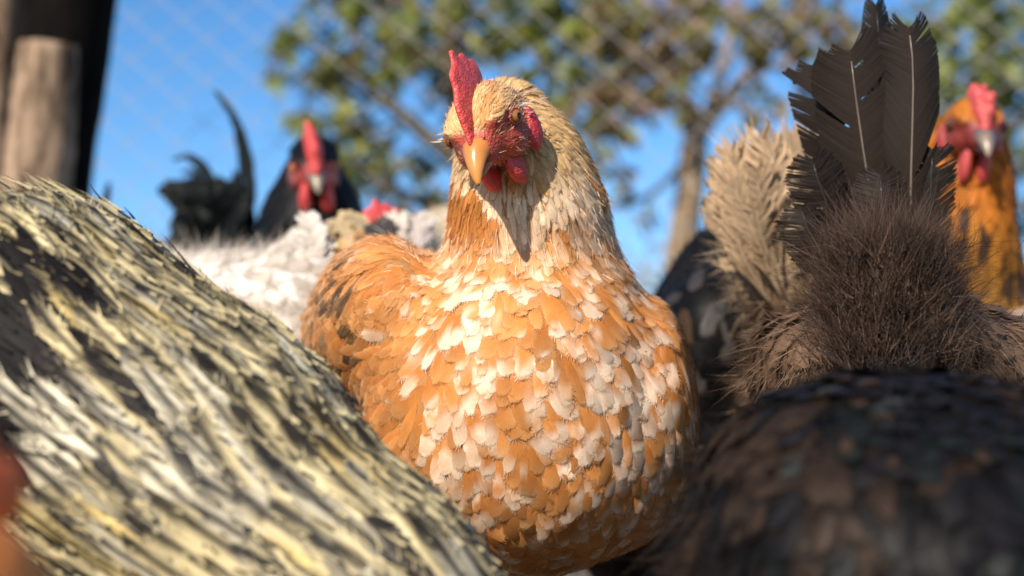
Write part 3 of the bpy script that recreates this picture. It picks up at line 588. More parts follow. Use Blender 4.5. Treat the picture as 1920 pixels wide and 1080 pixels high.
lh = (.0055*nk2+.009*(1-nk2))*rng.uniform(.6, 1.4, N2); Vv, Cc, pat = fluff_geo(q+n2*(.0008+.0012*(1-nk2))[:, None], n2, dd, lh, .00042*nk2+.00028*(1-nk2), c2, c2*1.04, .15, spread=.18, seed=7); assemble('wisps', Vv, Cc, pat, M['feather'], hen)
pal = dict(face=(.36, .05, .028), comb=(.58, .06, .05), lobe=(.45, .03, .03), crown=(.66, .42, .19), fleck=(.52, .25, .085), white=(.76, .66, .58), beak=(.52, .17, .035), beak_tip=(.56, .23, .05), bristle=(.62, .36, .22), iris=(.26, .10, .02))
comb = dict(base=[(27, 0, 1), (20, 0, 13), (8, 0, 22), (-10, 0, 23)], spikes=[((20, 0, 10), (21, 0, 18), 7, 5), ((13, 0, 16), (13, 0, 29), 8, 5), ((5, 0, 22), (4, 0, 38), 9, 3), ((-4, 0, 23), (-5, 0, 32), 8, 4), ((-11, 0, 22), (-14, 0, 26), 5, 3)])
Lh, hsd, HR, hk = build_head(hen, Hc, (-11, -36, -27), (-.24, 0, 1), .98, pal, comb, comb_flat=2.7, comb_r=3.2, bristles=6000, wattle=(7, 3.4, 8.5), wat_at=(10, 7, -20), eye_s=17.2)
# tufts of white ear feathers
def tuft(parent, at_, d, nn, length, width, colr, seed, spread=.3, name='ear_tuft', rad=.004):
    r = np.random.default_rng(seed); p_ = np.array(at_)+r.normal(0, rad, (nn, 3)); cc = np.tile(np.array(colr), (nn, 1)); Vt, Ct, pt = fluff_geo(p_, None, np.tile(np.array(d, float), (nn, 1)), length*r.uniform(.6, 1.2, nn), width, cc*.85, cc, .3, seed=seed, spread=spread); assemble(name, Vt, Ct, pt, M['feather'], parent)
tuft(hen, Lh(-6, -16, -1), HR[:, 1]*-1-HR[:, 0]*.5+HR[:, 2]*.2, 90, .0070, .0012, (.74, .60, .44), 3)
tuft(hen, Lh(-4, -17, -12), HR[:, 1]*-1-HR[:, 0]*.6-HR[:, 2]*.2, 40, .006, .0009, (.74, .62, .48), 4)
tuft(hen, Lh(-5, 18, 2), -HR[:, 0]*1+HR[:, 1]*.35-HR[:, 2]*.3, 60, .006, .0010, (.70, .60, .52), 5)
# tail and saddle feathers seen past the shoulder
for i, (pts, wd, c1, c2_) in enumerate([([(700, 500, .84), (655, 440, .86), (625, 420, .87), (612, 455, .875)], .010, (.34, .24, .12), (.50, .38, .20)), ([(720, 500, .85), (690, 430, .87), (650, 408, .88), (628, 425, .885)], .011, (.16, .11, .06), (.52, .40, .22)), ([(740, 500, .84), (720, 440, .86), (690, 420, .87)], .022, (.03, .028, .03), (.07, .06, .06)),
        ([(700, 520, .82), (650, 470, .83), (612, 478, .84)], .014, (.45, .26, .10), (.60, .42, .2)), ([(760, 480, .86), (745, 430, .90), (715, 405, .92)], .018, (.5, .42, .34), (.66, .58, .5)), ([(790, 470, .86), (790, 425, .9), (770, 408, .92)], .020, (.45, .38, .34), (.62, .55, .5)), ([(680, 560, .80), (625, 540, .80), (600, 600, .79), (598, 680, .78)], .02, (.16, .09, .04), (.3, .17, .07)), ([(690, 600, .78), (640, 600, .775), (612, 680, .76), (618, 745, .75)], .018, (.42, .24, .1), (.62, .48, .3))]):
    big_feather(hen, [P(*q_) for q_ in pts], wd, (-.2, -1, .2), c1, c2_, nb=26, m=M['feather'], frayed=.22, seed=70+i, name='tail_feather', quill=.0006)
legs(hen, -.015, .72, .13, (0, -1), .024)

# ---------------- striped hen bending down, close on the left
sh, sd, V, F = bird('hen', 'large blurred hen with cream and black striped hackle, head down at lower left', 'hen', [
    Cn((60, 695, .53), (372, 895, .495), .0725, .056), Cn((372, 895, .495), (700, 1125, .462), .056, .0355), Cn((700, 1125, .462), (880, 1270, .448), .0355, .022), E(-260, 800, .60, (.08, .12, .08), axes_from((-1, .5, .1))), E(905, 1300, .443, (.02, .03, .02), axes_from((.7, -.3, -.6)))], .03, .004, (.06, .05, .04))
p, n = scatter(V, F, lambda q: np.full(len(q), .0080), sd, lambda q: (project(q)[0] > -250), 13); N = len(p); x, y, dep = project(p)
ax = norm(P(60, 695, .53)-P(880, 1270, .448)); d = ax+np.array([0, 0, .10])+rng.normal(0, .09, (N, 3))+.45*np.stack([vnoise(p, 10, 81)-.5, vnoise(p, 10, 82)-.5, vnoise(p, 10, 83)-.5], 1)
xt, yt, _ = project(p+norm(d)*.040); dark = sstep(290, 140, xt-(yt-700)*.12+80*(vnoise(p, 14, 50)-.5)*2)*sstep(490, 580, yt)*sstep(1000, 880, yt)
rim = sstep(.35, .05, np.sum(n*norm(CAM-p), -1))
crm = np.array((.54, .445, .25)); yel = np.array((.56, .42, .17)); pal_ = np.array((.46, .41, .30)); blk = np.array((.009, .008, .009)); brn = np.array((.013, .009, .008))
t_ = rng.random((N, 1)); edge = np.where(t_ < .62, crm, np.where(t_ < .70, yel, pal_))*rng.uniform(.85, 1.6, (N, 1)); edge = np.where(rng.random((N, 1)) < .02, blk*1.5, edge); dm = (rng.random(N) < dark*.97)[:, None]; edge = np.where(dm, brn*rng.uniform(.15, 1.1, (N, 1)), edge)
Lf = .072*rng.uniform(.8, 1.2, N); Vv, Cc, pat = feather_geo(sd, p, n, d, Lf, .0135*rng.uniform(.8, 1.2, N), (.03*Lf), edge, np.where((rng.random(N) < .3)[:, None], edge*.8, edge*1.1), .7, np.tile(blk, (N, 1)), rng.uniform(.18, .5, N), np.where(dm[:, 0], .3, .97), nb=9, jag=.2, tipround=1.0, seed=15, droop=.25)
coat(sh, Vv, Cc, pat, M['feather'], p, n, 300)
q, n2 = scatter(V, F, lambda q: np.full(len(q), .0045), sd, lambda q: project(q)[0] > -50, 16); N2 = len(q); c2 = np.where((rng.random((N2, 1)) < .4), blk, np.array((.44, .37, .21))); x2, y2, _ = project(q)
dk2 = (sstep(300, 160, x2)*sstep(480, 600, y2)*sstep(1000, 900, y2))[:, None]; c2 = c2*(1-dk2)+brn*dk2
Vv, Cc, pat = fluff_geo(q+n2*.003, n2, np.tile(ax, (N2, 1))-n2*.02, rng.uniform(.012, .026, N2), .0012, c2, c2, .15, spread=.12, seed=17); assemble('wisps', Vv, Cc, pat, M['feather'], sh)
build_head(sh, P(935, 1345, .435), (.55, -.35, -.75), (.5, .1, .6), 1.0, dict(pal, crown=(.5, .42, .22), fleck=(.1, .08, .05)), comb, bristles=0, crown=False, vox=.0025)
legs(sh, float(P(-150, 800, .6)[0]), .6, .14, (1, -.5))

# ---------------- ginger hen head poking in at the lower left corner
gh, sd, V, F = bird('hen', 'very blurred orange-red hen peeking in at the bottom left corner', 'hen', [Cn((-150, 1190, .245), (-330, 1500, .27), .019, .03), E(-700, 1650, .33, (.05, .08, .045))], .02, .004, (.45, .10, .02))
p, n = scatter(V, F, lambda q: np.full(len(q), .006), sd, None, 23); N = len(p); d = np.tile(np.array((-.3, .3, -1.0)), (N, 1)); b_ = np.array((.50, .10, .015))*rng.uniform(.7, 1.2, (N, 1)); Vv, Cc, pat = feather_geo(sd, p, n, d, .018, .007, .0015, b_, b_*1.2, .6, b_, .2, 0, nb=5, seed=24); coat(gh, Vv, Cc, pat, M['feather'], p, n, 60)
build_head(gh, P(-128, 1140, .235), (-.5, -.85, .1), (0, 0, 1), .95, dict(pal, crown=(.7, .2, .03), fleck=(.5, .1, .02), face=(.75, .2, .03), comb=(.75, .13, .02), lobe=(.75, .16, .02)), comb, bristles=0, crown=False, vox=.002)
legs(gh, float(P(-700, 1650, .33)[0]), .33, .05, (1, -.5), .03)

# ---------------- dark iridescent hen, close at lower right
dh, sd, V, F = bird('hen', 'blurred black hen with green and purple sheen, nearest at lower right', 'hen', [
    E(1660, 1100, .42, (.060, .085, .058)), E(1860, 1065, .445, (.052, .09, .055)), E(1465, 1090, .425, (.023, .05, .044)), E(1550, 870, .44, (.018, .03, .016)), E(1740, 840, .45, (.02, .03, .014)), E(2050, 1100, .48, (.054, .08, .054))], .035, .004, (.004, .004, .004), 'glossy')
p, n = scatter(V, F, lambda q: np.full(len(q), .0052), sd, lambda q: q[:, 1] < .56, 33); N = len(p); x, y, dep = project(p)
d = np.tile(np.array((-.1, -.15, -1.0)), (N, 1))+rng.normal(0, .28, (N, 3)); blk = np.array((.005, .0045, .005)); bro = np.array((.017, .0105, .007)); grn = np.array((.0055, .0068, .0062)); prp = np.array((.007, .006, .0075)); gry = np.array((.030, .032, .030))  # green, purple and pale grey tones put iridescent sheen and glints into the colour
nb1 = vnoise(p, 14, 60)+rng.normal(0, .12, N); nb2 = vnoise(p, 30, 61); base = np.where((nb1 > .64)[:, None], bro, blk); base = np.where(((nb2 > .72) & (x > 1480))[:, None], grn, base); base = np.where((rng.random(N) < .06)[:, None], prp, base)
tip = np.where((rng.random(N) < .07)[:, None], gry, base*1.6); tip = np.where((rng.random(N) < .14)[:, None], np.array((.034, .021, .014)), tip)
Lf = .026*rng.uniform(.8, 1.25, N); Vv, Cc, pat = feather_geo(sd, p, n, d, Lf, .0085*rng.uniform(.7, 1.3, N), .12*Lf, base, tip, .72, base, .2, 0, nb=7, jag=.2, seed=35, droop=.2); coat(dh, Vv, Cc, pat, M['glossy'], p, n, 300)
q, n2 = scatter(V, F, lambda q: np.full(len(q), .0022), sd, lambda q: q[:, 1] < .56, 36); N2 = len(q); c2 = np.where((vnoise(q, 18, 62) > .66)[:, None], bro, blk)*rng.uniform(.6, 1.6, (N2, 1)); Vv, Cc, pat = fluff_geo(q, n2, n2*.45+np.array((-.1, 0, -.8)), rng.uniform(.012, .028, N2), .0008, c2, c2*1.8, .6, seed=37, spread=.5); assemble('wisps', Vv, Cc, pat, M['feather'], dh)
legs(dh, float(P(1700, 1000, .45)[0]), .47, .06, (0, 1))

# ---------------- brown-black hen seen from behind, tail upright
bh, sd, V, F = bird('hen', 'dark brown hen seen from behind with upright black tail feathers', 'hen', [
    E(1640, 790, .735, (.070, .085, .072)), E(1545, 690, .64, (.036, .06, .030)), E(1690, 650, .63, (.034, .06, .032)), E(1800, 715, .65, (.046, .06, .036)), E(1650, 780, .85, (.075, .1, .075)), Cn((1675, 600, .70), (1650, 430, .685), .024, .012)], .02, .0035, (.055, .035, .024))
fl = lambda q: (q[:, 1] < .78)
p, n = scatter(V, F, lambda q: np.full(len(q), .0019), sd, fl, 43); N = len(p); x, y, dep = project(p)
up = sstep(590, 500, y)[:, None]; d = n*.45+np.array((0, -.1, -.8))*(1-up)+np.array((-.05, -.05, 1.0))*up; sidew = ((x-1640)/200.)[:, None]; d = d+np.array((1.0, 0, 0))*sidew*.3
nz = vnoise(p, 15, 64); br1 = np.array((.15, .092, .058)); br2 = np.array((.085, .052, .034)); br3 = np.array((.21, .135, .088)); c1 = np.where((nz > .58)[:, None], br3, np.where((nz > .38)[:, None], br1, br2)); c1 = c1*(1-up*.6)*rng.uniform(.7, 1.3, (N, 1))
Vv, Cc, pat = fluff_geo(p, n, d, rng.uniform(.008, .018, N), .0006, c1*.85, c1*1.1, .9, seed=44, spread=.5); assemble('fluff', Vv, Cc, pat, M['feather'], bh)
p, n = scatter(V, F, lambda q: np.full(len(q), .0085), sd, None, 45); N = len(p); x, y, dep = project(p); up = sstep(590, 500, y)[:, None]; d = np.array((0, -.1, -1.0))*(1-up)+np.array((-.05, -.05, 1.0))*up+rng.normal(0, .35, (N, 3)); nz = vnoise(p, 15, 64)[:, None]; bb = (br1*nz+br2*(1-nz))*(1-.5*up)
Vv, Cc, pat = feather_geo(sd, p, n, d, .024*rng.uniform(.8, 1.2, N), .012, .004, bb, bb*1.3, .6, bb, .2, 0, nb=7, jag=.4, seed=46, tipround=.6); coat(bh, Vv, Cc, pat, M['feather'], p, n, 200)
TFK = .46
TF = [  # base -> tip pixels and depth, width in px, colours, asym
    ([(1700, 640, .690), (1660, 480, .672), (1630, 350, .662), (1607, 200, .655), (1592, 78, .650)], 150, (.050, .032, .024), (.036, .024, .019), 1.1, 0),
    ([(1706, 640, .692), (1706, 480, .668), (1708, 330, .655), (1712, 140, .648), (1702, 38, .645)], 118, (.050, .032, .024), (.024, .017, .014), .85, 1),
    ([(1690, 560, .70), (1665, 300, .682), (1652, 120, .675), (1641, -4, .672)], 62, (.022, .016, .015), (.020, .015, .015), 1, 2),
    ([(1640, 560, .70), (1590, 380, .680), (1552, 230, .670), (1520, 110, .668)], 112, (.028, .019, .016), (.045, .030, .024), 1, 3),
    ([(1650, 600, .68), (1590, 470, .660), (1545, 370, .650), (1520, 290, .648)], 110, (.030, .020, .016), (.040, .027, .021), 1, 4),
    ([(1640, 620, .675), (1570, 520, .655), (1520, 440, .648), (1500, 385, .650)], 100, (.032, .022, .016), (.05, .034, .025), 1, 5),
    ([(1715, 620, .685), (1735, 480, .665), (1745, 360, .656), (1748, 270, .655)], 88, (.030, .023, .02), (.050, .038, .03), 1, 6),
    ([(1680, 640, .675), (1665, 520, .650), (1655, 400, .642), (1650, 320, .645)], 110, (.034, .022, .017), (.044, .029, .022), 1, 7),
    ([(1695, 620, .70), (1680, 300, .69), (1672, 120, .684), (1665, 50, .68)], 110, (.028, .02, .017), (.024, .018, .016), 1, 8)]
wide = lambda t_: np.interp(t_, [0, .15, .5, .78, .9, 1.0], [.3, .65, 1.0, 1.0, .72, .15])
for pts, wp, c1, c2_, asy, i in TF:
    big_feather(bh, [P(*q_) for q_ in pts], wp*pts[2][2]/FPX, (-.25+.12*(i % 3), -1, .15), np.array(c1)*TFK, np.array(c2_)*TFK, nb=130, m=M['tail'] if i in (0, 1, 2, 3, 8) else M['feather'], seed=90+i, split=.07, profile=wide if i not in (2,) else None, fwd=.16, quill=.0009 if i in (0, 1) else .0006, quillc=(.20, .16, .13) if i < 2 else (.05, .04, .035), asym=asy, cup=.3, frayed=.006 if i < 4 else .03)
for i in range(0):    # soft dark brown plumes standing round the tail base
    bx = rng.uniform(1560, 1790); by = rng.uniform(560, 680); tx = bx+rng.uniform(-60, 60)-15; ty = by-rng.uniform(110, 220); D0 = rng.uniform(.64, .675)
    c1 = np.array((.055, .033, .024))*rng.uniform(.6, 1.8); big_feather(bh, [P(bx, by, D0+.012), P((bx+tx)/2+rng.uniform(-12, 12), (by+ty)/2, D0-.006), P(tx, ty, D0)], rng.uniform(.012, .022), (rng.normal(0, .3), -1, .1), c1*.9, c1*1.5, nb=26, m=M['feather'], frayed=.16, seed=140+i, name='plume', quill=.0005, quillc=(.2, .14, .1), split=.3, fwd=.3)
q = np.array([P(bx, by, rng.uniform(.55, .61)) for bx, by in zip(rng.normal(1668, 48, 26000), rng.uniform(470, 700, 26000))]); xq, yq, _ = project(q); d = np.stack([(xq-1665)/230.+rng.normal(0, .15, 26000), np.full(26000, .12), np.full(26000, 1.0)], 1); c1 = np.array((.050, .031, .022))*np.where(vnoise(q, 40, 91)[:, None] > .55, 1.9, 1)*rng.uniform(.5, 1.4, (26000, 1))
Vv, Cc, pat = fluff_geo(q, None, d, rng.uniform(.014, .034, 26000), .00038, c1*.9, c1*1.05, .7, seed=49, spread=.3); assemble('plume_fluff', Vv, Cc, pat, M['feather'], bh)
legs(bh, float(P(1645, 780, .8)[0]), .80, .10, (0, 1))

# ---------------- tan hen with a frayed fanned tail
th, sd, V, F = bird('hen', 'tan hen showing a frayed fluffy upright tail left of the black tail', 'hen', [E(1600, 760, .90, (.065, .09, .075)), Cn((1540, 640, .84), (1455, 520, .80), .038, .020), Cn((1455, 520, .80), (1430, 400, .785), .020, .012)], .03, .004, (.3, .2, .12))
p, n = scatter(V, F, lambda q: np.full(len(q), .0034), sd, None, 53); N = len(p); tan_ = np.array((.46, .32, .20)); c1 = tan_*rng.uniform(.6, 1.4, (N, 1)); d = n*.8+np.array((-.5, -.2, .15)); Vv, Cc, pat = fluff_geo(p, n, d, rng.uniform(.010, .020, N), .00045, c1*.8, c1*1.15, .6, seed=54, spread=.5); assemble('fluff', Vv, Cc, pat, M['feather'], th)
for i in range(42):
    t_ = i/41; bx = 1440+60*t_+rng.uniform(-10, 10); by = 560+rng.uniform(-40, 40); an = math.radians(-34+44*rng.random()); ln = rng.uniform(150, 330); D0 = rng.uniform(.755, .795); tx = bx+math.sin(an)*ln; ty = by-math.cos(an)*ln
    ty = max(ty, 235+rng.uniform(-15, 25)); tx = max(tx, 1362+rng.uniform(-12, 20)); c1 = tan_*rng.uniform(.55, 1.25)
    big_feather(th, [P(bx, by, D0+.015), P((bx+tx)/2+rng.uniform(-20, 12), (by+ty)/2, D0), P(tx, ty, D0-.005)], rng.uniform(.016, .030), (rng.normal(-.1, .3), -1, .1), c1*.75, c1*1.25, nb=34, m=M['feather'], frayed=.13, seed=200+i, name='tail_feather', quill=.0006, quillc=(.5, .38, .25), split=.3, fwd=.30)
q = np.array([P(rng.uniform(1360, 1500), rng.uniform(260, 520), rng.uniform(.76, .79)) for _ in range(900)]); xq, yq, _ = project(q); d = np.stack([(xq-1450)/90., np.full(900, -.1), np.where(yq < 330, 1.2, .35)], 1); c1 = np.array((.50, .38, .25))*rng.uniform(.7, 1.3, (900, 1)); Vv, Cc, pat = fluff_geo(q, None, d, rng.uniform(.010, .024, 900), .0005, c1*.8, c1*1.2, .25, seed=55, spread=.3); assemble('wisps', Vv, Cc, pat, M['feather'], th)
legs(th, float(P(1520, 760, .9)[0]), .9, .1, (0, 1))

# ---------------- generic coat for the blurred birds
def simple_coat(root, sd, V, F, cols, probs, L_, W_, sp, flow, seed, m='feather', single=40, fluff=None, tipk=1.2, nb=6, centre=None):
    p, n = scatter(V, F, lambda q: np.full(len(q), sp), sd, None, seed); N = len(p); r = np.random.default_rng(seed); c = np.array(cols)[r.choice(len(cols), N, p=probs)]*r.uniform(.75, 1.25, (N, 1))
    d = flow(p, n)+r.normal(0, .15, (N, 3)); ctr = np.tile(np.array(centre), (N, 1)) if centre is not None else c
    Vv, Cc, pat = feather_geo(sd, p, n, d, L_*r.uniform(.8, 1.2, N), W_*r.uniform(.8, 1.2, N), .05*L_, c, c*tipk, .6, ctr, .3, .9 if centre is not None else 0, nb=nb, jag=.22, seed=seed+1); coat(root, Vv, Cc, pat, M[m], p, n, single)
    if fluff:
        q, n2 = scatter(V, F, lambda q: np.full(len(q), fluff[0]), sd, None, seed+2); N2 = len(q); c2 = np.array(cols)[r.choice(len(cols), N2, p=probs)]*r.uniform(.8, 1.2, (N2, 1)); Vv, Cc, pat = fluff_geo(q, n2, n2*fluff[2]+flow(q, n2)*.6, r.uniform(.6, 1.3, N2)*fluff[1], fluff[3], c2*.9, c2*1.1, .4, seed=seed+3); assemble('fluff', Vv, Cc, pat, M['feather'], root)
dn = lambda p, n: np.tile(np.array((0, -.05, -1.0)), (len(p), 1))

# ---------------- white hen
wh, sd, V, F = bird('hen', 'white fluffy hen with pointed tail tuft between striped and speckled hens', 'hen', [E(470, 680, .90, (.085, .11, .078)), E(350, 620, .95, (.06, .09, .055)), Cn((575, 620, .86), (580, 540, .85), .040, .026), Cn((580, 540, .85), (576, 450, .845), .022, .007), E(590, 740, .84, (.045, .06, .06))], .03, .004, (.70, .64, .58))
simple_coat(wh, sd, V, F, [(.57, .50, .42), (.51, .44, .365), (.43, .37, .31)], [.6, .3, .1], .026, .013, .0085, lambda p, n: np.array((.5, -.1, .35))*sstep(560, 470, project(p)[1])[:, None]+np.array((.35, -.2, -.5))*(1-sstep(560, 470, project(p)[1]))[:, None], 63, single=60, fluff=(.0042, .018, .35, .0007))
for i in range(9):
    tx = 572+rng.uniform(-30, 34); ty = 392+abs(tx-574)*1.6+rng.uniform(0, 20); big_feather(wh, [P(590+rng.uniform(-15, 15), 530, .84), P((590+tx)/2+5, (530+ty)/2, .83), P(tx, ty, .835)], .017, (rng.normal(0, .3), -1, .2), (.58, .52, .45), (.64, .58, .52), nb=24, m=M['feather'], frayed=.10, seed=260+i, quill=.0006, quillc=(.7, .6, .5), split=.2, fwd=.2)
legs(wh, float(P(470, 680, .9)[0]), .9, .12, (-1, .3))

# ---------------- black rooster
br, sd, V, F = bird('rooster', 'black rooster with tall red comb and curved sickle tail, behind the white hen', 'rooster', [E(500, 690, 1.24, (.085, .14, .095), axes_from((-.6, .8, 0))), Cn((586, 560, 1.15), (586, 430, 1.12), .060, .040), Cn((586, 430, 1.12), (590, 300, 1.12), .040, .022), Cn((440, 600, 1.30), (398, 450, 1.34), .05, .03), E(396, 420, 1.34, (.037, .034, .036))], .03, .005, (.004, .004, .004), 'glossy')
simple_coat(br, sd, V, F, [(.004, .004, .0045), (.007, .006, .006), (.004, .007, .0065)], [.6, .25, .15], .034, .010, .0085, lambda p, n: norm(p-P(592, 290, 1.10))+np.array((0, 0, -.3)), 73, 'glossy', 60)
rp = dict(face=(.30, .045, .04), comb=(.52, .05, .045), lobe=(.12, .03, .03), crown=(.006, .005, .005), fleck=(.005, .004, .004), beak=(.10, .085, .06), beak_tip=(.26, .21, .14), bristle=(.1, .05, .04), iris=(.5, .18, .03))
rcomb = dict(base=[(28, 0, 2), (20, 0, 15), (6, 0, 22), (-10, 0, 22)], spikes=[((22, 0, 10), (26, 0, 19), 8, 5), ((14, 0, 18), (15, 0, 28), 9, 6), ((5, 0, 22), (5, 0, 35), 9, 5), ((-5, 0, 23), (-8, 0, 31), 8, 4), ((-12, 0, 22), (-18, 0, 27), 6, 3)])
build_head(br, P(588, 312, 1.085), (.22, -.86, -.40), (-.10, 0, 1), 1.0, rp, rcomb, bristles=0, wattle=(10, 5, 13), wat_at=(17, 9, -22), comb_flat=1.35, lobes=True, comb_lean=-.5)
wide2 = lambda t_: np.interp(t_, [0, .2, .6, 1.0], [.4, 1, .8, .15])
for i, (pts, wd) in enumerate([([(440, 470, 1.33), (468, 380, 1.33), (462, 290, 1.33), (435, 215, 1.33), (402, 168, 1.33)], .013), ([(436, 470, 1.34), (455, 380, 1.34), (452, 300, 1.34), (440, 250, 1.34)], .010), ([(415, 455, 1.345), (395, 370, 1.345), (366, 325, 1.345), (338, 322, 1.345)], .010), ([(430, 470, 1.33), (448, 390, 1.33), (440, 320, 1.33)], .02), ([(420, 460, 1.34), (408, 380, 1.34), (385, 320, 1.34), (352, 294, 1.34), (322, 300, 1.34)], .012), ([(410, 460, 1.34), (392, 390, 1.34), (375, 345, 1.34)], .026), ([(400, 460, 1.34), (365, 400, 1.34), (345, 390, 1.34)], .03), ([(395, 470, 1.35), (345, 430, 1.35), (318, 420, 1.35)], .03), ([(420, 470, 1.34), (420, 400, 1.34), (415, 350, 1.34)], .028), ([(395, 480, 1.35), (340, 460, 1.35), (310, 455, 1.35)], .028), ([(440, 480, 1.33), (462, 430, 1.33), (468, 370, 1.33)], .024)]):
    big_feather(br, [P(*q_) for q_ in pts], wd, (-.2, -1, .1), (.0035, .004, .0045), (.004, .009, .0085), nb=34, m=M['glossy'], seed=300+i, name='tail_feather', profile=wide2, quill=.0008, quillc=(.03, .03, .03), frayed=.04, split=.08)
for i in range(44):
    an = math.radians(rng.uniform(-50, 32)); ln = rng.uniform(70, 150); bx, by = 400+rng.uniform(-25, 40), 445+rng.uniform(-25, 25); tx, ty = bx+math.sin(an)*ln, by-math.cos(an)*ln*.9; D0 = rng.uniform(1.29, 1.33)
    big_feather(br, [P(bx, by, D0), P((bx+tx)/2+6, (by+ty)/2-12, D0-.01), P(tx, ty+8, D0-.01)], .030, (rng.normal(0, .4), -1, .2), (.0035, .0035, .004), (.004, .006, .006), nb=22, m=M['glossy'], seed=400+i, name='saddle_feather', profile=wide2, quill=0, frayed=.08, split=.15)
legs(br, float(P(500, 690, 1.24)[0]), 1.25, .17, (.6, -.8))

# ---------------- pale hen mostly hidden behind the speckled hen
ph, sd, V, F = bird('hen', 'pale cream hen half hidden behind the speckled hen, red comb showing', 'hen', [E(855, 535, 1.12, (.058, .11, .068)), Cn((820, 520, 1.02), (745, 470, .985), .035, .022), E(735, 462, .98, (.022, .025, .022))], .03, .004, (.6, .5, .38))
simple_coat(ph, sd, V, F, [(.52, .40, .26), (.50, .42, .33)], [.5, .5], .022, .012, .008, dn, 83, single=20, fluff=(.005, .014, .35, .0006))
build_head(ph, P(728, 462, .965), (-.75, -.45, -.25), (0, -.1, 1), .9, dict(pal, crown=(.6, .5, .38)), comb, bristles=0, comb_flat=1.5)
legs(ph, float(P(850, 500, 1.12)[0]), 1.12, .2, (-.5, -.5))

# ---------------- orange hen at right
oh, sd, V, F = bird('hen', 'golden orange hen with dark beak and small red comb at right edge', 'hen', [E(1840, 780, 1.02, (.08, .12, .085)), Cn((1826, 590, .965), (1805, 440, .945), .046, .029), Cn((1805, 440, .945), (1808, 330, .945), .029, .025), Cn((1808, 330, .945), (1815, 250, .945), .025, .021)], .03, .004, (.40, .13, .015))
p, n = scatter(V, F, lambda q: np.full(len(q), .0058), sd, lambda q: q[:, 2] > .12, 93); N = len(p); x, y, dep = project(p); low = sstep(330, 470, y)[:, None]; d = norm(p-P(1818, 180, .94))+np.array((0, 0, -.2))+rng.normal(0, .1, (N, 3))
gold = np.array((.37, .17, .026)); org = np.array((.37, .115, .014)); base = org*(1-low)+gold*low; base = base*rng.uniform(.75, 1.25, (N, 1)); dk = (rng.random(N) < .42*low[:, 0])[:, None]; base = np.where(dk, np.array((.05, .03, .02)), base)
Vv, Cc, pat = feather_geo(sd, p, n, d, (.022+.014*low[:, 0])*rng.uniform(.8, 1.2, N), .0075, .003, base, base*1.15, .6, np.tile(np.array((.05, .03, .015)), (N, 1)), .22, .9*low[:, 0]**2, nb=7, jag=.2, seed=94, tipround=.8); coat(oh, Vv, Cc, pat, M['feather'], p, n, 150)
op = dict(face=(.20, .022, .016), comb=(.46, .06, .055), lobe=(.30, .03, .03), crown=(.44, .15, .02), fleck=(.40, .12, .02), beak=(.045, .045, .055), beak_tip=(.26, .19, .14), bristle=(.5, .2, .05), iris=(.08, .03, .01))
ocomb = dict(base=[(27, 0, 2), (20, 0, 13), (8, 0, 20), (-6, 0, 20)], spikes=[((22, 1, 9), (25, 3, 14), 5, 3), ((18, -3, 13), (20, -5, 20), 5, 3), ((14, 4, 16), (16, 6, 23), 5, 3), ((9, -2, 18), (9, -3, 25), 5, 2.5), ((3, 3, 20), (2, 4, 27), 5, 2.5), ((-5, 0, 20), (-8, 0, 26), 5, 3)])
build_head(oh, P(1824, 238, .915), (-.06, -.90, -.36), (.06, 0, 1), 1.05, op, ocomb, bristles=600, comb_flat=1.1, wattle=(6, 3.5, 12), wat_at=(15, 6, -22), comb_r=2.6)
legs(oh, float(P(1840, 780, 1.02)[0]), 1.02, .15, (0, -1))

# ---------------- pale brown hen's back at the right edge
pb, sd, V, F = bird('hen', 'pale pinkish brown hen back cut off by the right edge below the orange hen', 'hen', [E(1960, 730, .84, (.062, .10, .050)), E(2080, 660, .86, (.05, .08, .06))], .03, .004, (.4, .28, .2))
simple_coat(pb, sd, V, F, [(.48, .36, .28), (.38, .26, .19), (.56, .45, .36)], [.5, .3, .2], .026, .014, .008, lambda p, n: np.tile(np.array((-1, -.1, -.3)), (len(p), 1)), 103, single=30, fluff=(.005, .014, .3, .0006))
legs(pb, float(P(1990, 720, .84)[0]), .84, .12, (1, 0))

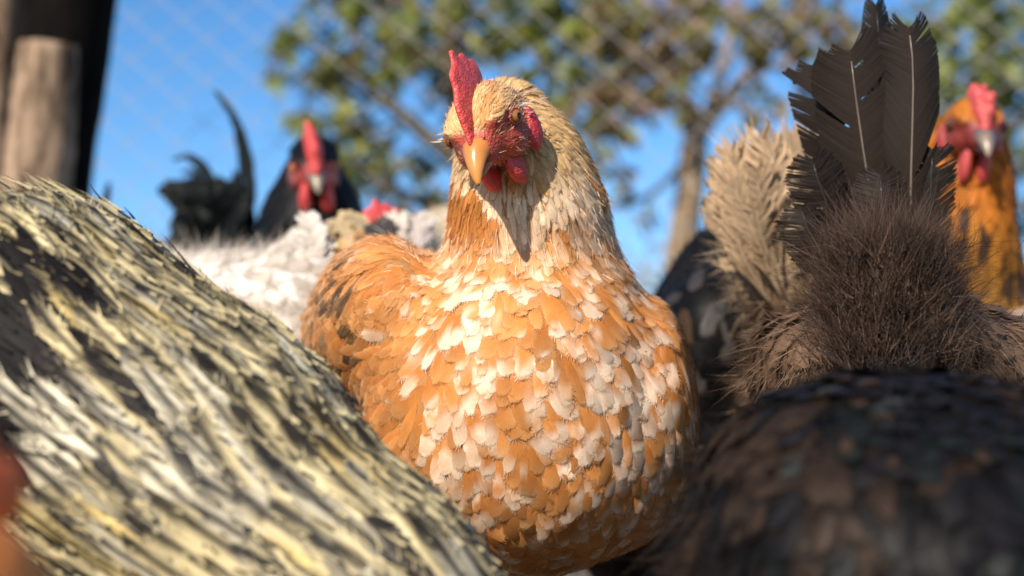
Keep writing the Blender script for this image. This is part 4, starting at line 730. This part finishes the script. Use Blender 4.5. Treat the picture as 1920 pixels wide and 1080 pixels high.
# ---------------- black hen in the gap between speckled and brown hens
kh, sd, V, F = bird('hen', 'blurred black hen in the gap between speckled hen and brown hen', 'hen', [E(1340, 800, .98, (.082, .10, .12)), E(1235, 985, .93, (.06, .08, .058)), Cn((1350, 640, .95), (1352, 520, .96), .050, .030), Cn((1352, 520, .96), (1350, 475, .97), .027, .014), E(1340, 640, .90, (.036, .04, .05))], .03, .004, (.004, .004, .004), 'glossy')  # low front ellipsoid added: black body stands in for shade under the speckled hen
simple_coat(kh, sd, V, F, [(.005, .005, .005), (.010, .008, .007), (.04, .035, .033), (.05, .028, .016)], [.66, .2, .08, .06], .026, .013, .008, lambda p, n: np.array((0, -.1, 1.0))*sstep(600, 520, project(p)[1])[:, None]+np.array((0, -.1, -1.0))*(1-sstep(600, 520, project(p)[1]))[:, None], 113, 'glossy', 100, fluff=(.005, .014, .4, .0007))
for i in range(10):
    tx = 1350+rng.uniform(-48, 50); ty = 460+abs(tx-1350)*.8+rng.uniform(-8, 20); c1 = np.array((.005, .005, .005))*rng.uniform(.7, 1.8); big_feather(kh, [P(1352+rng.uniform(-15, 15), 590, .955), P((1352+tx)/2, (590+ty)/2, .935), P(tx, ty, .94)], .026, (rng.normal(0, .3), -1, .2), c1, c1*1.6, nb=24, m=M['glossy'], frayed=.08, seed=330+i, quill=.0006, quillc=(.05, .04, .04), fwd=.2)
legs(kh, float(P(1365, 760, .98)[0]), .99, .1, (0, 1))

# ---------------- black hen far left, only a tail feather tip shows
fh, sd, V, F = bird('hen', 'black hen hidden behind the striped hen, only a dark tail tip showing', 'hen', [E(110, 700, 1.25, (.08, .12, .085)), Cn((150, 600, 1.3), (180, 470, 1.32), .045, .02)], .03, .005, (.004, .004, .004), 'glossy')
simple_coat(fh, sd, V, F, [(.005, .005, .005), (.008, .007, .007)], [.7, .3], .03, .013, .011, dn, 123, 'glossy', 0)
for i, (tx, ty) in enumerate([(203, 345), (182, 425), (215, 430)]): big_feather(fh, [P(180, 520, 1.32), P(185+6*i, 450, 1.31), P(tx, ty, 1.31)], .020, (-.2, -1, .1), (.004, .005, .005), (.005, .008, .0075), nb=24, m=M['glossy'], seed=350+i, profile=wide2, quill=.0007, quillc=(.03, .03, .03))
legs(fh, float(P(110, 700, 1.25)[0]), 1.25, .15, (-1, 0))
